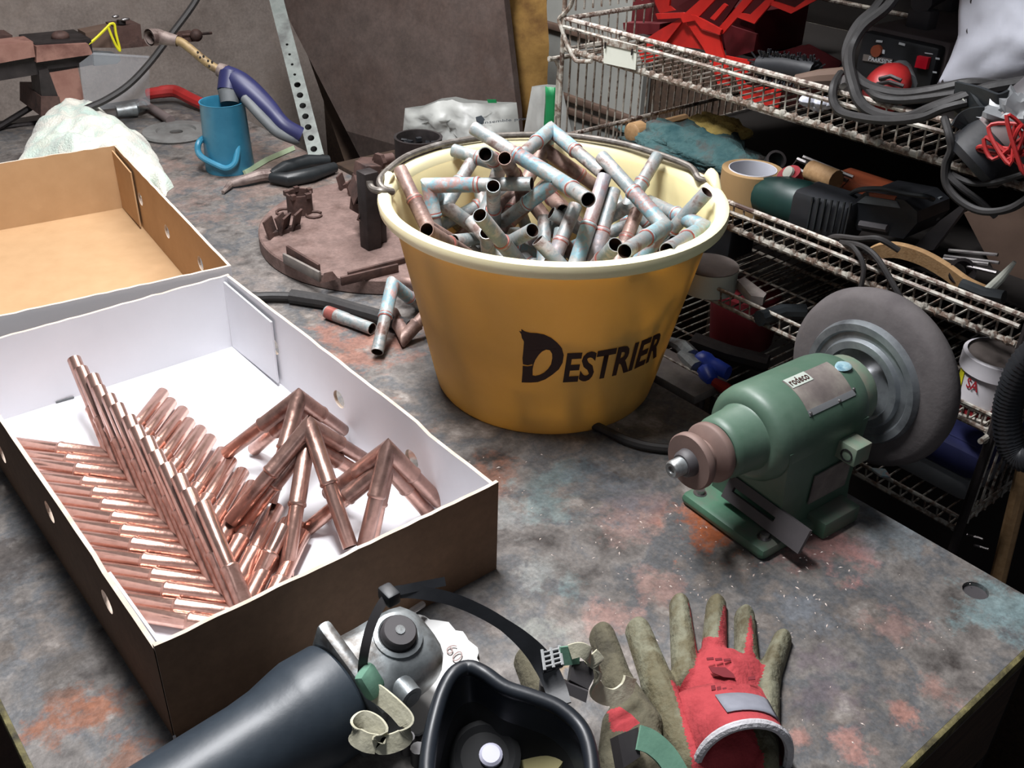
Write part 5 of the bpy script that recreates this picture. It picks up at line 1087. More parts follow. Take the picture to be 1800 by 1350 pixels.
tb('tray_side', [(1190, 12), (1244, -20), (1312, -20), (1264, 48), (1220, 24)], 0.003, TX+0.03, 'red_dark')
tb('tray_side', [(1296, 28), (1326, 40), (1372, -10), (1330, -10)], 0.003, TX+0.03, 'red_dark')
tb('tray_side', [(1360, 0), (1390, 20), (1440, -10), (1360, -14)], 0.003, TX+0.03, 'red_dark')
tb('box_side', [(1165, 78), (1201, 36), (1236, 88), (1230, 86)], 0.003, TX)
tb('box_side', [(1274, 98), (1318, 106), (1314, 130), (1300, 132), (1310, 150), (1374, 158), (1368, 190), (1304, 176), (1292, 132)], 0.003, TX-0.004)
tb('box_side', [(1120, 84), (1170, 90), (1142, 112), (1128, 108)], 0.003, TX-0.002)
tb('box_side', [(1268, 40), (1330, 60), (1325, 90), (1278, 104)], 0.003, TX+0.02, 'red_dark')
tb('box_side', [(1290, 110), (1420, 78), (1480, 110), (1420, 190), (1320, 175)], 0.003, TX+0.06, 'red_dark')
tb('box_side', [(1095, 40), (1160, 42), (1158, 60), (1110, 62), (1096, 52)], 0.02, TX+0.02, 'red_dark')
a, b = PX(1320, 108, TX+0.01), PX(1412, 82, TX+0.09); mb = MB(); mb.tube([a, b], 0.0022, 6); mb.build('rolled_edge', 'red_dark', t)
mb = MB(); mb.box((TX+0.09, PX(1250, 100, TX+.09).y, TZ[0]+0.03), (0.10, 0.20, 0.05), bev=0.002); mb.build('box_body', 'red_dark', t)
mb = MB(); mb.tube([PX(1336, 116, 0.90), PX(1380, 118, 0.90), PX(1434, 128, 0.90)], [0.011, 0.013, 0.012], 12)
rnd = random.Random(8); a, b = PX(1336, 114, 0.90), PX(1434, 126, 0.90)
for k in range(160):
    q = a.lerp(b, rnd.random()); w = rnd.uniform(0, 6.28); d = V((rnd.uniform(-.2, .2), math.cos(w)*.5, math.sin(w))).normalized(); d.x = -abs(math.cos(w*3))*0.5; mb.tube([q, q+d.normalized()*0.018], 0.0009, 4)
mb.build('bristle_brush', 'black', label='black bristle brush lying behind the top shelf rail', cat='brush')
mb = MB(); mb.tube([PX(1398, 142, 0.875), PX(1440, 138, 0.885), PX(1482, 136, 0.90)], [0.006, 0.009, 0.010], 10); mb.build('brown_stick', 'wood_dark', label='brown wooden stick behind the top shelf rail', cat='stick')
mb = MB(); rnd = random.Random(2); q0 = PX(1440, 184, 0.88)
for k in range(5): mb.ball(q0+V((rnd.uniform(-.01, .01), rnd.uniform(-.014, .014), rnd.uniform(-.004, .006))), (0.009, 0.008, 0.006), n=8, m=6)
mb.build('crumpled_paper', 'canvas', label='small crumpled pale paper on the top wire shelf', cat='paper')
# ------------------------------------------------------------------ welding inverter
IX = 0.97; f = [PX(*p, IX) for p in ((1519, 56), (1656, 81), (1664, 160), (1500, 156))]; f = [f[0], f[1], V((IX, f[1].y-0.002, TZ[0]+0.006)), V((IX, f[0].y+0.002, TZ[0]+0.006))]
t = thing('welding_inverter', 'black welding inverter with grey-brown cover and red switch on the top shelf', 'welder', (IX, f[1].y, f[2].z))
zt = (f[0].z+f[1].z)/2; y0_, y1_ = f[1].y, f[0].y
mb = MB(); mb.box((IX+0.004, (y0_+y1_)/2, (zt+f[2].z)/2), (0.016, y1_-y0_, zt-f[2].z), bev=0.004); mb.build('front_panel', 'black', t)
mb = MB(); mb.box((IX+0.13, (y0_+y1_)/2, (zt+f[2].z)/2+0.002), (0.24, y1_-y0_+0.006, zt-f[2].z+0.004), bev=0.003); mb.build('cover', 'inv_cover', t)
def hz(px, py): return PL(px, py, (0, 0, zt+0.004), (0, 0, 1))
a, b = hz(1618, 48), hz(1660, 16)
mb = MB(); mb.box((a.x, a.y, zt+0.012), (0.02, 0.026, 0.022), bev=0.003); mb.box((b.x, b.y, zt+0.012), (0.02, 0.026, 0.022), bev=0.003); mb.tube([a+V((-.01, 0, .026)), b+V((.01, 0, .026))], 0.011, 10); mb.build('carry_handle', 'mask_shell', t)
def fp(name, px, m, dep=0.0012): mb = MB(); mb.poly3([PX(*p, IX-0.0046) for p in px], -dep); return mb.build(name, m, t)
fp('power_switch', [(1617, 97), (1637, 101), (1632, 121), (1612, 117)], 'red_glow', 0.005)
lb = fp('brand_plate', [(1519, 95), (1570, 104), (1568, 115), (1517, 106)], 'plate_label')
tm = MB(); text_on(tm, 'PARKSIDE', quad_fn(*[PX(*p, IX-0.0066) for p in ((1526, 106.5), (1567, 114), (1568, 106), (1528, 98.5))]), 0.015); tm.build('printed_word', 'pale_print', t)
for px in ([(1541, 70), (1552, 71), (1551, 75), (1540, 74)], [(1581, 74), (1592, 77), (1591, 81), (1580, 78)], [(1552, 87), (1556, 88), (1555, 95), (1551, 94)], [(1645, 101), (1652, 102), (1652, 105), (1645, 104)], [(1640, 125), (1647, 126), (1647, 129), (1640, 128)], [(1626, 92), (1640, 94), (1640, 96), (1626, 94)]):
    fp('panel_mark', px, 'pale_print', 0.0006)
mb = MB(); q = PX(1543, 89, IX-0.004); mb.cyl(q, q-V((.004, 0, 0)), 0.006, n=14); mb.build('indicator', 'orange_dull', t)
# red electrode clamp in front of it
t = thing('electrode_clamp', 'red and grey electrode clamp hanging on cables in front of the inverter', 'clamp', PX(1565, 150, 0.92))
mb = MB(); mb.tube(smooth_path([PX(1574, 140, 0.93), PX(1566, 146, 0.91), PX(1556, 160, 0.90), PX(1552, 182, 0.89)], 3), [0.012, 0.017, 0.018, 0.020, 0.021, 0.022, 0.022, 0.021, 0.019, 0.016], 14)
mb.build('clamp_body', 'red_paint', t); mb = MB(); mb.tube([PX(1568, 124, 0.945), PX(1580, 128, 0.94), PX(1590, 150, 0.92)], [0.008, 0.013, 0.012], 12); mb.build('clamp_tip', 'torch_grey', t)
mb = MB(); mb.tube([PX(1546, 139, 0.882), PX(1566, 134, 0.882), PX(1584, 142, 0.884)], 0.0022, 6); mb.tube([PX(1542, 148, 0.878), PX(1564, 144, 0.876), PX(1588, 152, 0.88)], 0.0022, 6); mb.build('clamp_grooves', 'steel_dark', t)
# cables on the top shelf
def cable(name, px, r, label, m='cable', k=6, cat='cable'):
    mb = MB(); mb.tube(smooth_path([PX(p[0], p[1], p[2]) for p in px], k), r, 8); return mb.build(name, m, label=label, cat=cat)
cable('welding_cable', [(1590, -30, .90), (1560, 12, .89), (1520, 45, .88), (1498, 80, .87), (1492, 110, .85), (1500, 150, .828), (1512, 180, .822), (1540, 200, .822), (1590, 208, .822), (1640, 190, .822), (1690, 172, .83), (1740, 155, .84), (1830, 140, .86)], 0.0052, 'thick grey welding cable looping over the top rail, outer loop')
cable('welding_cable', [(1570, -30, .91), (1540, 14, .90), (1512, 40, .89), (1496, 66, .88), (1488, 95, .87), (1496, 125, .855), (1520, 148, .85), (1550, 160, .845), (1590, 166, .842), (1640, 160, .842), (1700, 148, .85), (1760, 150, .87)], 0.0052, 'thick grey welding cable looping over the top rail, inner loop')
cable('thin_cable', [(1478, 130, .86), (1466, 150, .83), (1465, 178, .822), (1480, 198, .820), (1520, 208, .818), (1570, 212, .818), (1620, 206, .818), (1660, 190, .822), (1700, 180, .83)], 0.0042, 'grey cable loop hanging lowest over the top rail')
cable('thin_cable', [(1514, 140, .862), (1540, 168, .84), (1580, 176, .838), (1630, 172, .838), (1680, 165, .84)], 0.0040, 'grey cable running level in front of the inverter')
cable('thin_cable', [(1660, 208, .822), (1668, 235, .81), (1672, 262, .81), (1662, 290, .81), (1664, 325, .81), (1690, 355, .81), (1730, 372, .81), (1780, 365, .81), (1830, 330, .81)], 0.0034, 'thin grey cable hanging in a big loop below the dark motor')
cable('thin_cable', [(1702, 238, .815), (1682, 262, .812), (1668, 280, .812), (1666, 305, .812), (1690, 330, .812), (1720, 352, .82), (1750, 380, .83)], 0.0030, 'thin grey cable crossing behind the big hanging loop')
cable('thin_cable', [(1672, 306, .815), (1710, 322, .815), (1760, 318, .815), (1830, 296, .815)], 0.0026, 'thin grey cable curving off below the dark motor')
mb = MB(); mb.tube([PX(1486, 136, .85), PX(1480, 152, .838)], 0.003, 8); mb.tube([PX(1492, 132, .85), PX(1484, 150, .836)], 0.003, 8); mb.build('metal_clips', 'steel', label='small bright metal clip on the cable bundle', cat='clip')
# white canvas bag
tp = [(1694, -20), (1720, -22), (1760, -24), (1840, -24)]; lf = [(1694, -20), (1690, 40), (1690, 76), (1674, 108), (1652, 148)]; bt_ = [(1652, 148), (1680, 146), (1730, 150), (1780, 150), (1840, 132)]
rows = []; RR, CC = 22, 26
def al2(l, u, x):
    k = u*(len(l)-1); i = min(int(k), len(l)-2); w = k-i; return (l[i][0]*(1-w)+l[i+1][0]*w, l[i][1]*(1-w)+l[i+1][1]*w)
for i in range(RR):
    v = i/(RR-1); row = []
    L_ = al2(lf, v, 0); 
    for j in range(CC):
        u = j/(CC-1); tpx = al2(tp, u, 0); bpx = al2(bt_, u, 0); px = L_[0]*(1-u)+1840*u; py = tpx[1]*(1-v)+bpx[1]*v
        bul = (math.sin(math.pi*min(1, u*0.55+0.02))**0.6)*(math.sin(math.pi*(0.1+0.82*v))**0.5); n1 = noise.noise(V((u*4, v*4, 2)))*0.5+0.35*(0.5-abs(noise.noise(V((u*6+v*3, v*5, 5)))))
        row.append(PX(px, py, 0.93-0.045*bul-0.007*n1))
    rows.append(row)
t = thing('canvas_bag', 'white canvas bag with eyelets hanging over the top shelf corner', 'bag', PX(1720, 148, 0.9))
mb = MB(); mb.grid(rows, 0.003); mb.build('canvas', 'canvas', t, ang=180)
hm = MB(); hm.tube(smooth_path(rows[-1], 1), 0.0028, 6); hm.tube(smooth_path([r[0] for r in rows], 1), 0.0022, 6); hm.build('hem', 'canvas', t)
for px, py in ((1711, 2), (1704, 54), (1660, 144)):
    q = PX(px, py, 0.885); best = min((p for r in rows for p in r), key=lambda p: (p-CAM).normalized().cross((q-CAM).normalized()).length); q = best-ray(px, py).normalized()*0.004
    q = CAM + ray(px, py).normalized()*((best-CAM).length-0.004)
    mb = MB(); A = axis(q, -ray(px, py)); mb.lathe([(0.0, 0.0), (0.0028, 0.0), (0.0028, 0.001), (0.0, 0.001)], A, 12, cap=False); mb.build('eyelet', 'steel_dark', t)
# dark motor tool with cord, black cloth straps
t = thing('dark_motor', 'dark cylindrical motor tool with a grey band hanging at the rack corner', 'power tool', PX(1740, 270, 0.83))
a, b = PX(1702, 294, 0.825), PX(1800, 214, 0.85); d = b-a; L = d.length; A = axis(a, d)
mb = MB(); mb.lathe([(0.0, 0), (0.024, 0.0), (0.029, 0.006), (0.030, 0.030), (0.0305, 0.032)], A, 28, cap=False); mb.build('end_cap', 'black', t)
mb = MB(); mb.lathe([(0.0305, 0.030), (0.031, 0.032), (0.031, 0.050), (0.0305, 0.052)], A, 28, cap=False); mb.build('grey_band', 'inv_cover', t)
mb = MB(); mb.lathe([(0.0305, 0.052), (0.029, 0.056), (0.029, L+0.03), (0.0, L+0.03)], A, 28, cap=False); mb.build('motor_body', 'mask_shell', t)
mb = MB(); rnd = random.Random(9); q0 = PX(1772, 240, 0.80); pth = [q0+V((rnd.uniform(-.008, .006), rnd.uniform(-.02, .02), rnd.uniform(-.024, .022))) for k in range(26)]
mb.tube(smooth_path(pth, 5), 0.0017, 6); mb.build('cord_tangle', 'red_paint', label='tangle of thin red cord on the dark motor', cat='cord')
q = PX(1790, 200, 0.83); mb = heapmesh((q.x, q.y, q.z-0.008), 0.018, 0.030, 0.022, 4.4, 30, 12, 0.55); mb.build('plastic_wrap', 'clear_box', label='bunch of crumpled translucent plastic above the red cord', cat='plastic')
for k, (l, w, lb_) in enumerate((([(1680, 174, .835), (1720, 184, .828), (1752, 196, .826), (1778, 186, .835)], .030, 'folded black cloth strap below the canvas bag, wide one'), ([(1686, 226, .82), (1700, 210, .822), (1730, 204, .822), (1772, 214, .83)], .016, 'folded black cloth strap below the canvas bag, narrow one'), ([(1682, 196, .834), (1700, 178, .832), (1716, 200, .826), (1730, 216, .826)], .020, 'folded black cloth strap below the canvas bag, twisted one'))):
    mb = MB(); mb.ribbon(smooth_path([PX(*p) for p in l], 5), V((-.2, .1, 1)), w, 0.003); mb.build('cloth_strap', 'grip', label=lb_, cat='strap')
mb = MB(); mb.poly3([PX(1684, 178, .826), PX(1692, 172, .826), (PX(1696, 178, .826)), PX(1684, 192, .826)], .001); mb.build('paper_tag', 'tag_white', label='tiny pale paper tag on the black strap', cat='tag')
# ------------------------------------------------------------------ second shelf
z2 = TZ[1]+0.004
q = PX(1235, 275, 1.0); q1, q0 = PX(1100, 270, 0.98), PX(1345, 290, 0.98)
heapmesh((0.99, (q0.y+q1.y)/2, z2), 0.05, (q1.y-q0.y)/2, 0.030, 3.1, 40, 10, 0.35).build('teal_duster', 'teal_fluff', label='fluffy teal and grey duster pad lying along the second shelf', cat='duster', ang=180)
q = PX(1250, 245, 1.03); heapmesh((1.04, q.y, z2+0.02), 0.03, 0.048, q.z-z2+0.008, 5.5, 30, 12, 0.3).build('yellow_sponge', 'sponge', label='lumpy yellow sponge behind the teal duster', cat='sponge', ang=180)
q = PX(1115, 234, 0.96); mb = MB(); mb.cyl(q-V((0.004, .0, 0)), q+V((0.012, 0, 0)), 0.0145, 0.0145, 22); mb.ball(q-V((.004, 0, 0)), (0.004, 0.0143, 0.0143)); mb.cyl(q+V((.012, 0, 0)), q+V((.10, 0, 0)), .009, n=10); mb.build('wooden_ball', 'wood', label='round pale wooden knob at the left end of the second shelf', cat='knob')
a, b = PX(1224, 287, 0.90), PX(1330, 306, 0.90); mb = MB(); mb.tube([V((a.x, a.y+.03, z2+.012)), V((b.x, b.y, z2+.012))], 0.006, 8); mb.build('wooden_dowel', 'wood', label='thin pale wooden dowel beside the tape roll', cat='dowel')
c = PX(1318, 330, 0.895); c = V((c.x, c.y, z2)); rt_ = 0.034; hz_ = 0.046
t = thing('tape_roll', 'roll of brown parcel tape with white core on the second shelf', 'tape', c)
mb = MB(); mb.lathe([(rt_*0.78, 0), (rt_, 0), (rt_, hz_), (rt_*0.78, hz_)], Matrix.Translation(c), 36, closed=True, cap=False); mb.build('tape_body', 'tape', t)
mb = MB(); mb.lathe([(rt_*0.76, 0.001), (rt_*0.785, 0.001), (rt_*0.785, hz_+.0008), (rt_*0.76, hz_+.0008)], Matrix.Translation(c), 36, closed=True, cap=False); mb.build('core', 'tape_core', t)
q = PX(1363, 283, 0.97); mb = MB(); A = axis(q, -FW+V((0, 0, .2))); mb.lathe([(0.009, -.02), (0.012, -.02), (0.012, 0.004), (0.009, 0.004)], A, 22, closed=True, cap=False); mb.build('black_ring', 'steel_dark', label='short black tube showing its round end behind the tape roll', cat='tube')
q = PX(1393, 313, 0.90); t = thing('red_cap_bottle', 'small bottle with red and white cap between tape roll and green drill', 'bottle', V((q.x, q.y, z2)))
mb = MB(); mb.cyl(q-V((0, 0, .004)), q+V((-.006, 0.002, .006)), 0.013, n=20); mb.build('cap', 'red_print', t); mb = MB(); mb.cyl(q+V((-.0058, 0.001, .0065)), q+V((-.0085, 0.002, .008)), 0.007, n=14); mb.build('cap_top', 'tag_white', t)
mb = MB(); mb.cyl(V((q.x+.002, q.y, z2)), q-V((0, 0, .003)), 0.011, n=18); mb.build('bottle_body', 'clear_box', t)
# chrome frame, brown box
fpx = ((1402, 280), (1490, 318), (1475, 336), (1392, 292)); mb = MB(); mb.tube([PX(*p, 0.96) for p in fpx], 0.0026, 6, True); mb.tube([PX(1412, 276, 0.955), PX(1500, 312, 0.955)], 0.0024, 6); mb.build('chrome_frame', 'steel', label='bent chrome wire frame leaning behind the green drill', cat='frame')
mb = MB(); mb.tube([PX(1424, 300, 0.95), PX(1470, 318, 0.945)], 0.012, 12); mb.build('wooden_stub', 'wood', label='brown wooden handle within the chrome frame', cat='handle')
a = PX(1530, 320, 0.99); mb = MB(); mb.box((0.99, a.y, z2+0.02), (0.04, 0.08, 0.04), bev=0.003); mb.build('brown_box', 'orange_dull', label='small rust-brown box behind the black drill battery', cat='box')
# green cordless drill
DXp = 0.885
t = thing('cordless_drill', 'dark green cordless drill with black battery lying on the second shelf', 'drill', PX(1400, 380, DXp))
mb = MB(); mb.tube([PX(1336, 345, .90), PX(1350, 346, DXp), PX(1378, 352, DXp), (PX(1412, 362, DXp)), PX(1432, 372, DXp)], [0.012, 0.022, 0.026, 0.027, 0.022], 18); mb.build('drill_body', 'drill', t)
mb = MB(); mb.tube([PX(1372, 322, .93), PX(1384, 332, .91), PX(1402, 345, .895)], [0.010, 0.014, 0.016], 12); mb.build('drill_handle', 'drill', t)
mb = MB(); mb.box((0, 0, 0), (0.05, 0.066, 0.046), Matrix.Translation(PX(1455, 374, DXp)) @ Matrix.Rotation(.1, 4, 'Z'), bev=0.008); bt2 = mb.build('battery', 'black', t)
for k in range(7):
    q = PX(1424+k*11, 374+k*1.8, DXp-0.0262); mb = MB(); mb.box((0, 0, 0), (0.002, 0.0018, 0.034), Matrix.Translation(q)); mb.build('battery_rib', 'grip', bt2)
mb = MB(); mb.poly3([PX(1368, 326, .886), (PX(1404, 320, .886)), PX(1406, 325, .884), PX(1370, 332, .884)], .001); mb.build('pale_stripe', 'torch_grey', t)
# black power-tool case shape
t = thing('black_charger', 'black angular charger case with grey top lying right of the drill battery', 'charger', PX(1560, 400, 0.89))
pp = [(1502, 352), (1520, 338), (1590, 352), (1612, 372), (1612, 392), (1588, 420), (1506, 404), (1498, 386)]
mb = MB(); mb.poly3([PX(*p, 0.885) for p in pp], 0.06); mb.build('case_body', 'black', t, ang=20)
mb = MB(); mb.poly3([PX(*p, 0.884) for p in ((1506, 356), (1522, 344), (1576, 354), (1582, 366))], 0.004); mb.build('case_top', 'torch_grey', t)
mb = MB(); mb.poly3([PX(*p, 0.8835) for p in ((1527, 339), (1574, 346), (1572, 352), (1528, 345))], 0.003); mb.build('orange_strip', 'orange_dull', t)
mb = MB(); mb.tube([PX(1512, 394, 0.882), PX(1560, 402, 0.882)], 0.004, 8); mb.build('case_ridge', 'mask_shell', t)
cable('black_lead', [(1490, 345, .90), (1510, 334, .885), (1550, 332, .88), (1590, 340, .88), (1625, 345, .885), (1640, 350, .90)], 0.0026, 'glossy black lead arching over the charger case', 'grip')
mb = MB(); mb.poly3([PX(*p, 0.93) for p in ((1640, 346), (1652, 348), (1646, 388), (1636, 386))], 0.006); mb.build('pale_bar', 'torch_grey', label='short upright pale bar beside the charger case', cat='bar')
mb = MB(); mb.poly3([PX(*p, 0.90) for p in ((1600, 440), (1652, 388), (1690, 360), (1696, 366), (1640, 440))], 0.008); mb.build('dark_plank', 'mask_shell', label='dark slanting plank right of the charger case', cat='plank')
mb = MB(); mb.poly3([PX(*p, 0.97) for p in ((1694, 374), (1830, 360), (1830, 560), (1760, 500))], 0.008); mb.build('brown_board', 'wood_dark', label='dark brown panel leaning at the right end of the second shelf', cat='panel')
# cables on rail, hoop, wires
cable('black_lead', [(1450, 424, .85), (1470, 416, .845), (1510, 420, .84), (1545, 420, .84), (1580, 440, .85)], 0.003, 'black lead lying on the second shelf rail, upper one', 'cable_dark')
cable('black_lead', [(1440, 640, .80), (1460, 600, .815), (1486, 560, .822), (1508, 520, .826), (1518, 470, .83), (1500, 435, .834), (1480, 428, .842)], 0.0026, 'thin black lead hanging from the second rail behind the wheel', 'cable_dark')
cable('black_lead', [(1478, 426, .842), (1512, 432, .836), (1540, 452, .83), (1570, 500, .828), (1585, 530, .828), (1590, 560, .83)], 0.003, 'black lead draped over the second rail right of the wheel', 'cable_dark')
hp2 = smooth_path([PX(*p, .872) for p in ((1534, 448), (1552, 440), (1580, 440), (1620, 452), (1660, 474), (1700, 502), (1740, 520))], 6)
mb = MB(); mb.ribbon(hp2, V((-.25, .1, 1)), 0.015, 0.006); mb.build('wooden_hoop', 'wood', label='pale wooden hoop edge leaning behind the second rail', cat='hoop')
for k, (l, nm) in enumerate((([(1668, 440), (1754, 448)], 'top'), ([(1660, 450), (1756, 462)], 'second'), ([(1658, 455), (1738, 464)], 'third'), ([(1700, 468), (1752, 480)], 'lowest'))):
    mb = MB(); mb.tube([PX(*p, .90-.004*k) for p in l], 0.0018, 6); mb.build('welding_rod', 'steel', label='thin bright steel rod at the right of the second shelf, %s of four' % nm, cat='rod', group='thin steel rods on the second shelf')
q = PX(1690, 478, .88); mb = MB(); A = axis(q, -FW); mb.lathe([(0.010, -.012), (0.013, -.012), (0.013, 0.003), (0.010, 0.003)], A, 22, closed=True, cap=False); mb.build('steel_ring', 'steel_dark', label='dark steel ring beneath the thin steel rods', cat='ring')
mb = MB(); mb.tube([PX(1736, 512, .86), PX(1760, 488, .862), PX(1784, 460, .866)], [0.005, 0.004, 0.0018], 10); mb.build('pale_marking_stick', 'tag_white', label='pale tapered stick pointing up at the right of the second shelf', cat='stick')
mb = MB(); mb.tube([PX(1690, 500, .85), PX(1730, 516, .85), PX(1765, 522, .85)], 0.006, 8); mb.build('black_tool', 'grip', label='black tool handle lying along the second rail', cat='handle')
# ------------------------------------------------------------------ third shelf
z3 = TZ[2]+0.004
def onz(px, py, z): return P(px, py, z)
c = onz(1243, 505, z3); c.z = z3
t = thing('masking_tape', 'wide white tape roll with grey side on the third shelf', 'tape', c)
mb = MB(); mb.lathe([(0.014, 0), (0.033, 0), (0.033, 0.028), (0.014, 0.028)], Matrix.Translation(c), 36, closed=True, cap=False); mb.build('tape_body', 'tag_white', t)
mb = MB(); mb.lathe([(0.0, 0.0282), (0.031, 0.0284), (0.033, 0.0282), (0.033, 0.029), (0, 0.0296)], Matrix.Translation(c), 36, cap=False); mb.build('dusty_top', 'tub_lid', t)
q = onz(1318, 530, z3); mb = MB(); mb.poly3([onz(*p, z3+.012) for p in ((1294, 506), (1306, 500), (1345, 530), (1340, 537), (1318, 534))], -0.010); mb.build('grey_wedge', 'plate_label', label='dusty grey wedge lying on the third shelf', cat='wedge')
q = onz(1340, 555, z3+.01); mb = MB(); mb.tube([onz(1335, 560, z3+.008), onz(1375, 548, z3+.008), onz(1415, 548, z3+.008)], 0.009, 10); mb.build('dark_tool', 'grip', label='dark tool handle on the third shelf beside the wheel', cat='handle')
mb = MB(); mb.box((0, 0, 0), (0.05, 0.05, 0.06), Matrix.Translation(onz(1295, 470, z3+.03)+V((.08, .08, 0))), bev=.004); mb.build('dark_box', 'black', label='black box at the back of the third shelf', cat='box')
# white tub
c = P(1738, 728, z3); c = V((max(c.x, .875), c.y, z3)); c = PX(1736, 716, 0.895)
c.z = z3
TC = PX(1745, 668, 0.89); hh = 0.066; c = V((TC.x, TC.y, TC.z-0.036)); r_ = 0.031
t = thing('white_tub', 'white plastic tub with dusty lid and red-white label', 'tub', c)
A = Matrix.Translation(c)
mb = MB(); mb.lathe([(0, 0), (r_*.92, 0), (r_, hh*.8), (r_, hh*.82), (0, hh*.82)], A, 36, cap=False); mb.build('tub_body', 'tub', t)
mb = MB(); mb.lathe([(r_*1.0, hh*.74), (r_*1.09, hh*.74), (r_*1.09, hh*.98), (r_*1.03, hh), (r_*.98, hh)], A, 36, cap=False); mb.build('lid_rim', 'tub', t)
mb = MB(); mb.lathe([(r_*.99, hh*.99), (r_*.96, hh*.95), (0, hh*.95)], A, 36, cap=False); mb.build('lid_top', 'tub_lid', t)
fa = math.atan2(CAM.y-c.y, CAM.x-c.x)
def tubp(da, z, k=.0006): rr = r_*(.92+.08*z/(hh*.8))+k; return c+V((rr*math.cos(fa+da), rr*math.sin(fa+da), z))
mb = MB(); mb.grid([[tubp(a, z) for a in [-.9+1.3*j/8 for j in range(9)]] for z in (.002, .012)], .0005); mb.build('red_band', 'red_print', t)
mb = MB(); mb.grid([[tubp(a, z, .0008) for a in (.25, .31, .37)] for z in (.004, .026, .048)], .0005); mb.build('red_stripe', 'red_print', t)
tm = MB(); text_on(tm, 'SA', lambda u, v: tubp(-.72+.42*u, .034+.011*v, .0012), .02); tm.build('printed_letters', 'red_print', t)
mb = MB(); mb.grid([[tubp(a, z, .001) for a in (-1.25, -1.1, -.95)] for z in (.026, .048)], .0005); mb.build('yellow_patch', 'yellow', t)
mb = MB(); mb.tube([PX(1686, 706, .86), PX(1755, 736, .86)], .0022, 6); mb.tube([PX(1686, 728, .86), PX(1752, 750, .86)], .0022, 6)
a, b = PX(1686, 706, .86), PX(1755, 736, .86)
for k in range(8): q = a.lerp(b, k/7); mb.tube([q, q+V((.10, 0, .0))], .0014, 5); mb.tube([q, q-V((0, 0, .014))], .0012, 5)
mb.build('small_wire_tray', 'rack_white', label='small white wire tray carrying the white tub', cat='tray')
# ------------------------------------------------------------------ bottom shelf
z4 = TZ[3]+0.004
c = P(1645, 850, z4+.02)
t = thing('blue_lid_box', 'translucent food box with dark blue lid on the bottom shelf', 'food box', V((c.x+.03, c.y, z4)))
cx, cy = 0.945, PX(1640, 850, .945).y
mb = MB(); mb.box((cx, cy, z4+.016), (.135, .125, .030), bev=.008); mb.build('box_base', 'clear_box', t)
mb = MB(); mb.box((cx, cy, z4+.046), (.145, .135, .034), bev=.012); mb.box((cx, cy, z4+.063), (.118, .108, .004), bev=.002); mb.build('lid', 'blue_lid', t)
mb = MB(); q = PX(1730, 752, .95); mb.tube([PX(1700, 745, .93), PX(1735, 760, .93), PX(1760, 766, .93)], .010, 10); mb.build('glass_bottle', 'steel_dark', label='dark shiny bottle lying below the white tub', cat='bottle')
mb = MB(); mb.poly3([P(*p, z4+.02) for p in ((1530, 822), (1556, 824), (1566, 838), (1548, 836))], .002); mb.build('pale_blue_card', 'pat_b', label='pale blue card at the left of the blue-lidded box', cat='card')
t = thing('blue_pliers', 'steel pliers with blue and red handles on the bottom shelf behind the bucket', 'pliers', P(1235, 640, z4))
zz = z4+.014
mb = MB(); mb.tube([P(1176, 598, zz), P(1200, 610, zz), P(1216, 628, zz)], [.005, .010, .011], 10); mb.tube([P(1196, 622, zz), P(1212, 634, zz), P(1226, 648, zz)], [.005, .010, .010], 10); mb.build('jaws', 'alu', t)
mb = MB(); mb.tube(smooth_path([P(1226, 632, zz), P(1240, 640, zz), P(1256, 646, zz), P(1280, 656, zz)], 3), [.010, .014, .015, .015, .014, .012, .012, .011, .010, .009], 12); mb.tube([P(1238, 652, zz), P(1246, 662, zz), P(1252, 672, zz)], [.010, .011, .007], 10); mb.build('blue_grip', 'blue_bright', t)
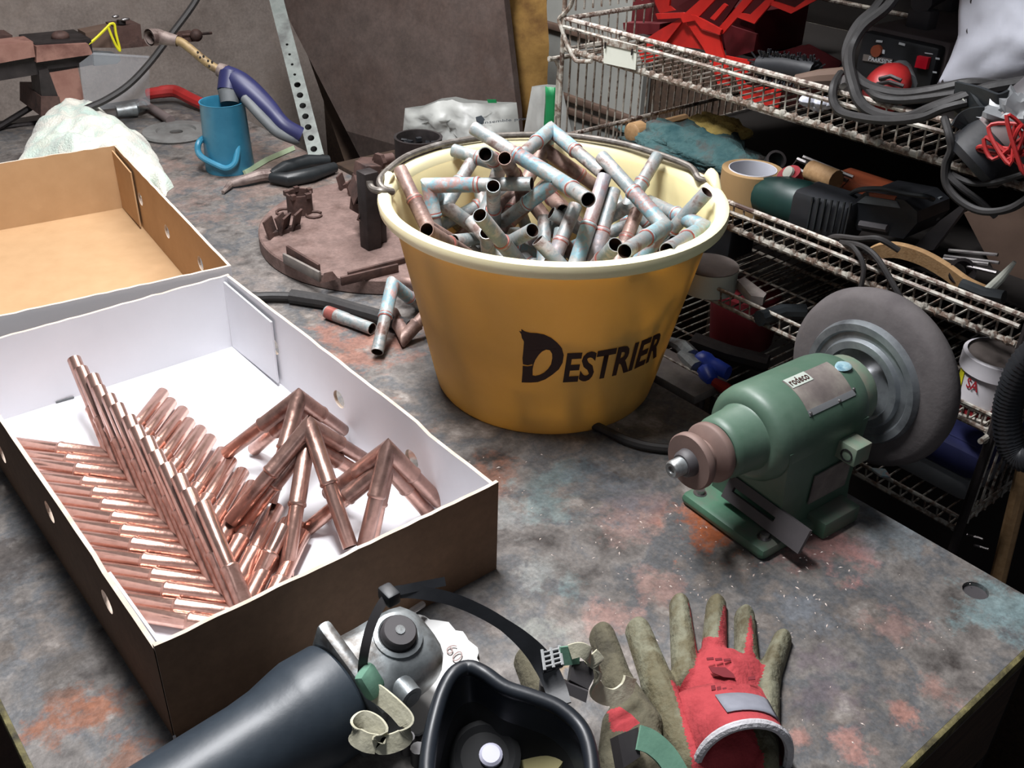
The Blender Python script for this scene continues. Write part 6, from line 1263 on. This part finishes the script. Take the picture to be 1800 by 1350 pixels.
mb = MB(); mb.tube([P(1256, 672, zz), P(1276, 684, zz), P(1290, 694, zz)], [.006, .008, .006], 10); mb.build('red_grip', 'red_paint', t)
mb = MB(); mb.tube([P(1220, 600, zz), P(1280, 622, zz), P(1350, 640, zz)], .012, 10); mb.build('dark_tube', 'steel_dark', label='long dark tube at the back of the bottom shelf', cat='tube')
c = PX(1302, 590, .97); mb = MB(); mb.lathe([(0, 0), (.04, 0), (.045, .05), (.042, .07), (0, .072)], Matrix.Translation((c.x, c.y, z4+.001)), 28, cap=False); mb.build('dark_red_can', 'red_dark', label='dark red can in the shadow of the bottom shelf', cat='can')
mb = MB(); mb.box((0, 0, 0), (.06, .10, .012), Matrix.Translation(P(1195, 660, z4+.006)), bev=.002); mb.build('dusty_tray', 'plate_label', label='flat dusty tray beneath the blue pliers', cat='tray')
# ------------------------------------------------------------------ right edge: hose, pole
mb = MB(); pth = smooth_path([PX(*p, .79) for p in ((1840, 600), (1800, 640), (1778, 690), (1770, 735), (1778, 785), (1800, 806), (1840, 800))], 14)
mb.tube(pth, [.0125 if k % 2 else .0105 for k in range(len(pth))], 12); mb.build('corrugated_hose', 'black', label='black corrugated hose bending at the right picture edge', cat='hose', ang=180)
a, b = PX(1812, 780, .90), PX(1755, 1015, .90); d = b-a; k = (-H-a.z)/d.z
mb = MB(); mb.tube([a-d*.3, a+d*k], .008, 10); mb.build('brown_pole', 'wood', label='brown pole standing on the floor beside the wire rack', cat='pole')
mb = MB(); A = Matrix.Translation((0.98, 0.13, -H)); mb.box((0, 0, 0.10), (.30, .22, .20), A, bev=.006); mb.build('floor_crate', 'rust_dark', label='dark crate on the floor at the bench corner', cat='crate')
for k, l in enumerate((((1700, 940), (1728, 948)), ((1712, 958), (1738, 966)))):
    mb = MB(); mb.tube([PX(*p, .86) for p in l], .0014, 5); mb.build('wire_scrap', 'steel', label='thin bright wire scrap at the foot of the rack, %s one' % ('upper', 'lower')[k], cat='wire')
# ------------------------------------------------------------------ lift everything onto the bench height
for o in S.objects:
    if o.parent is None and o.type in ('MESH', 'EMPTY'): o.location.z += H
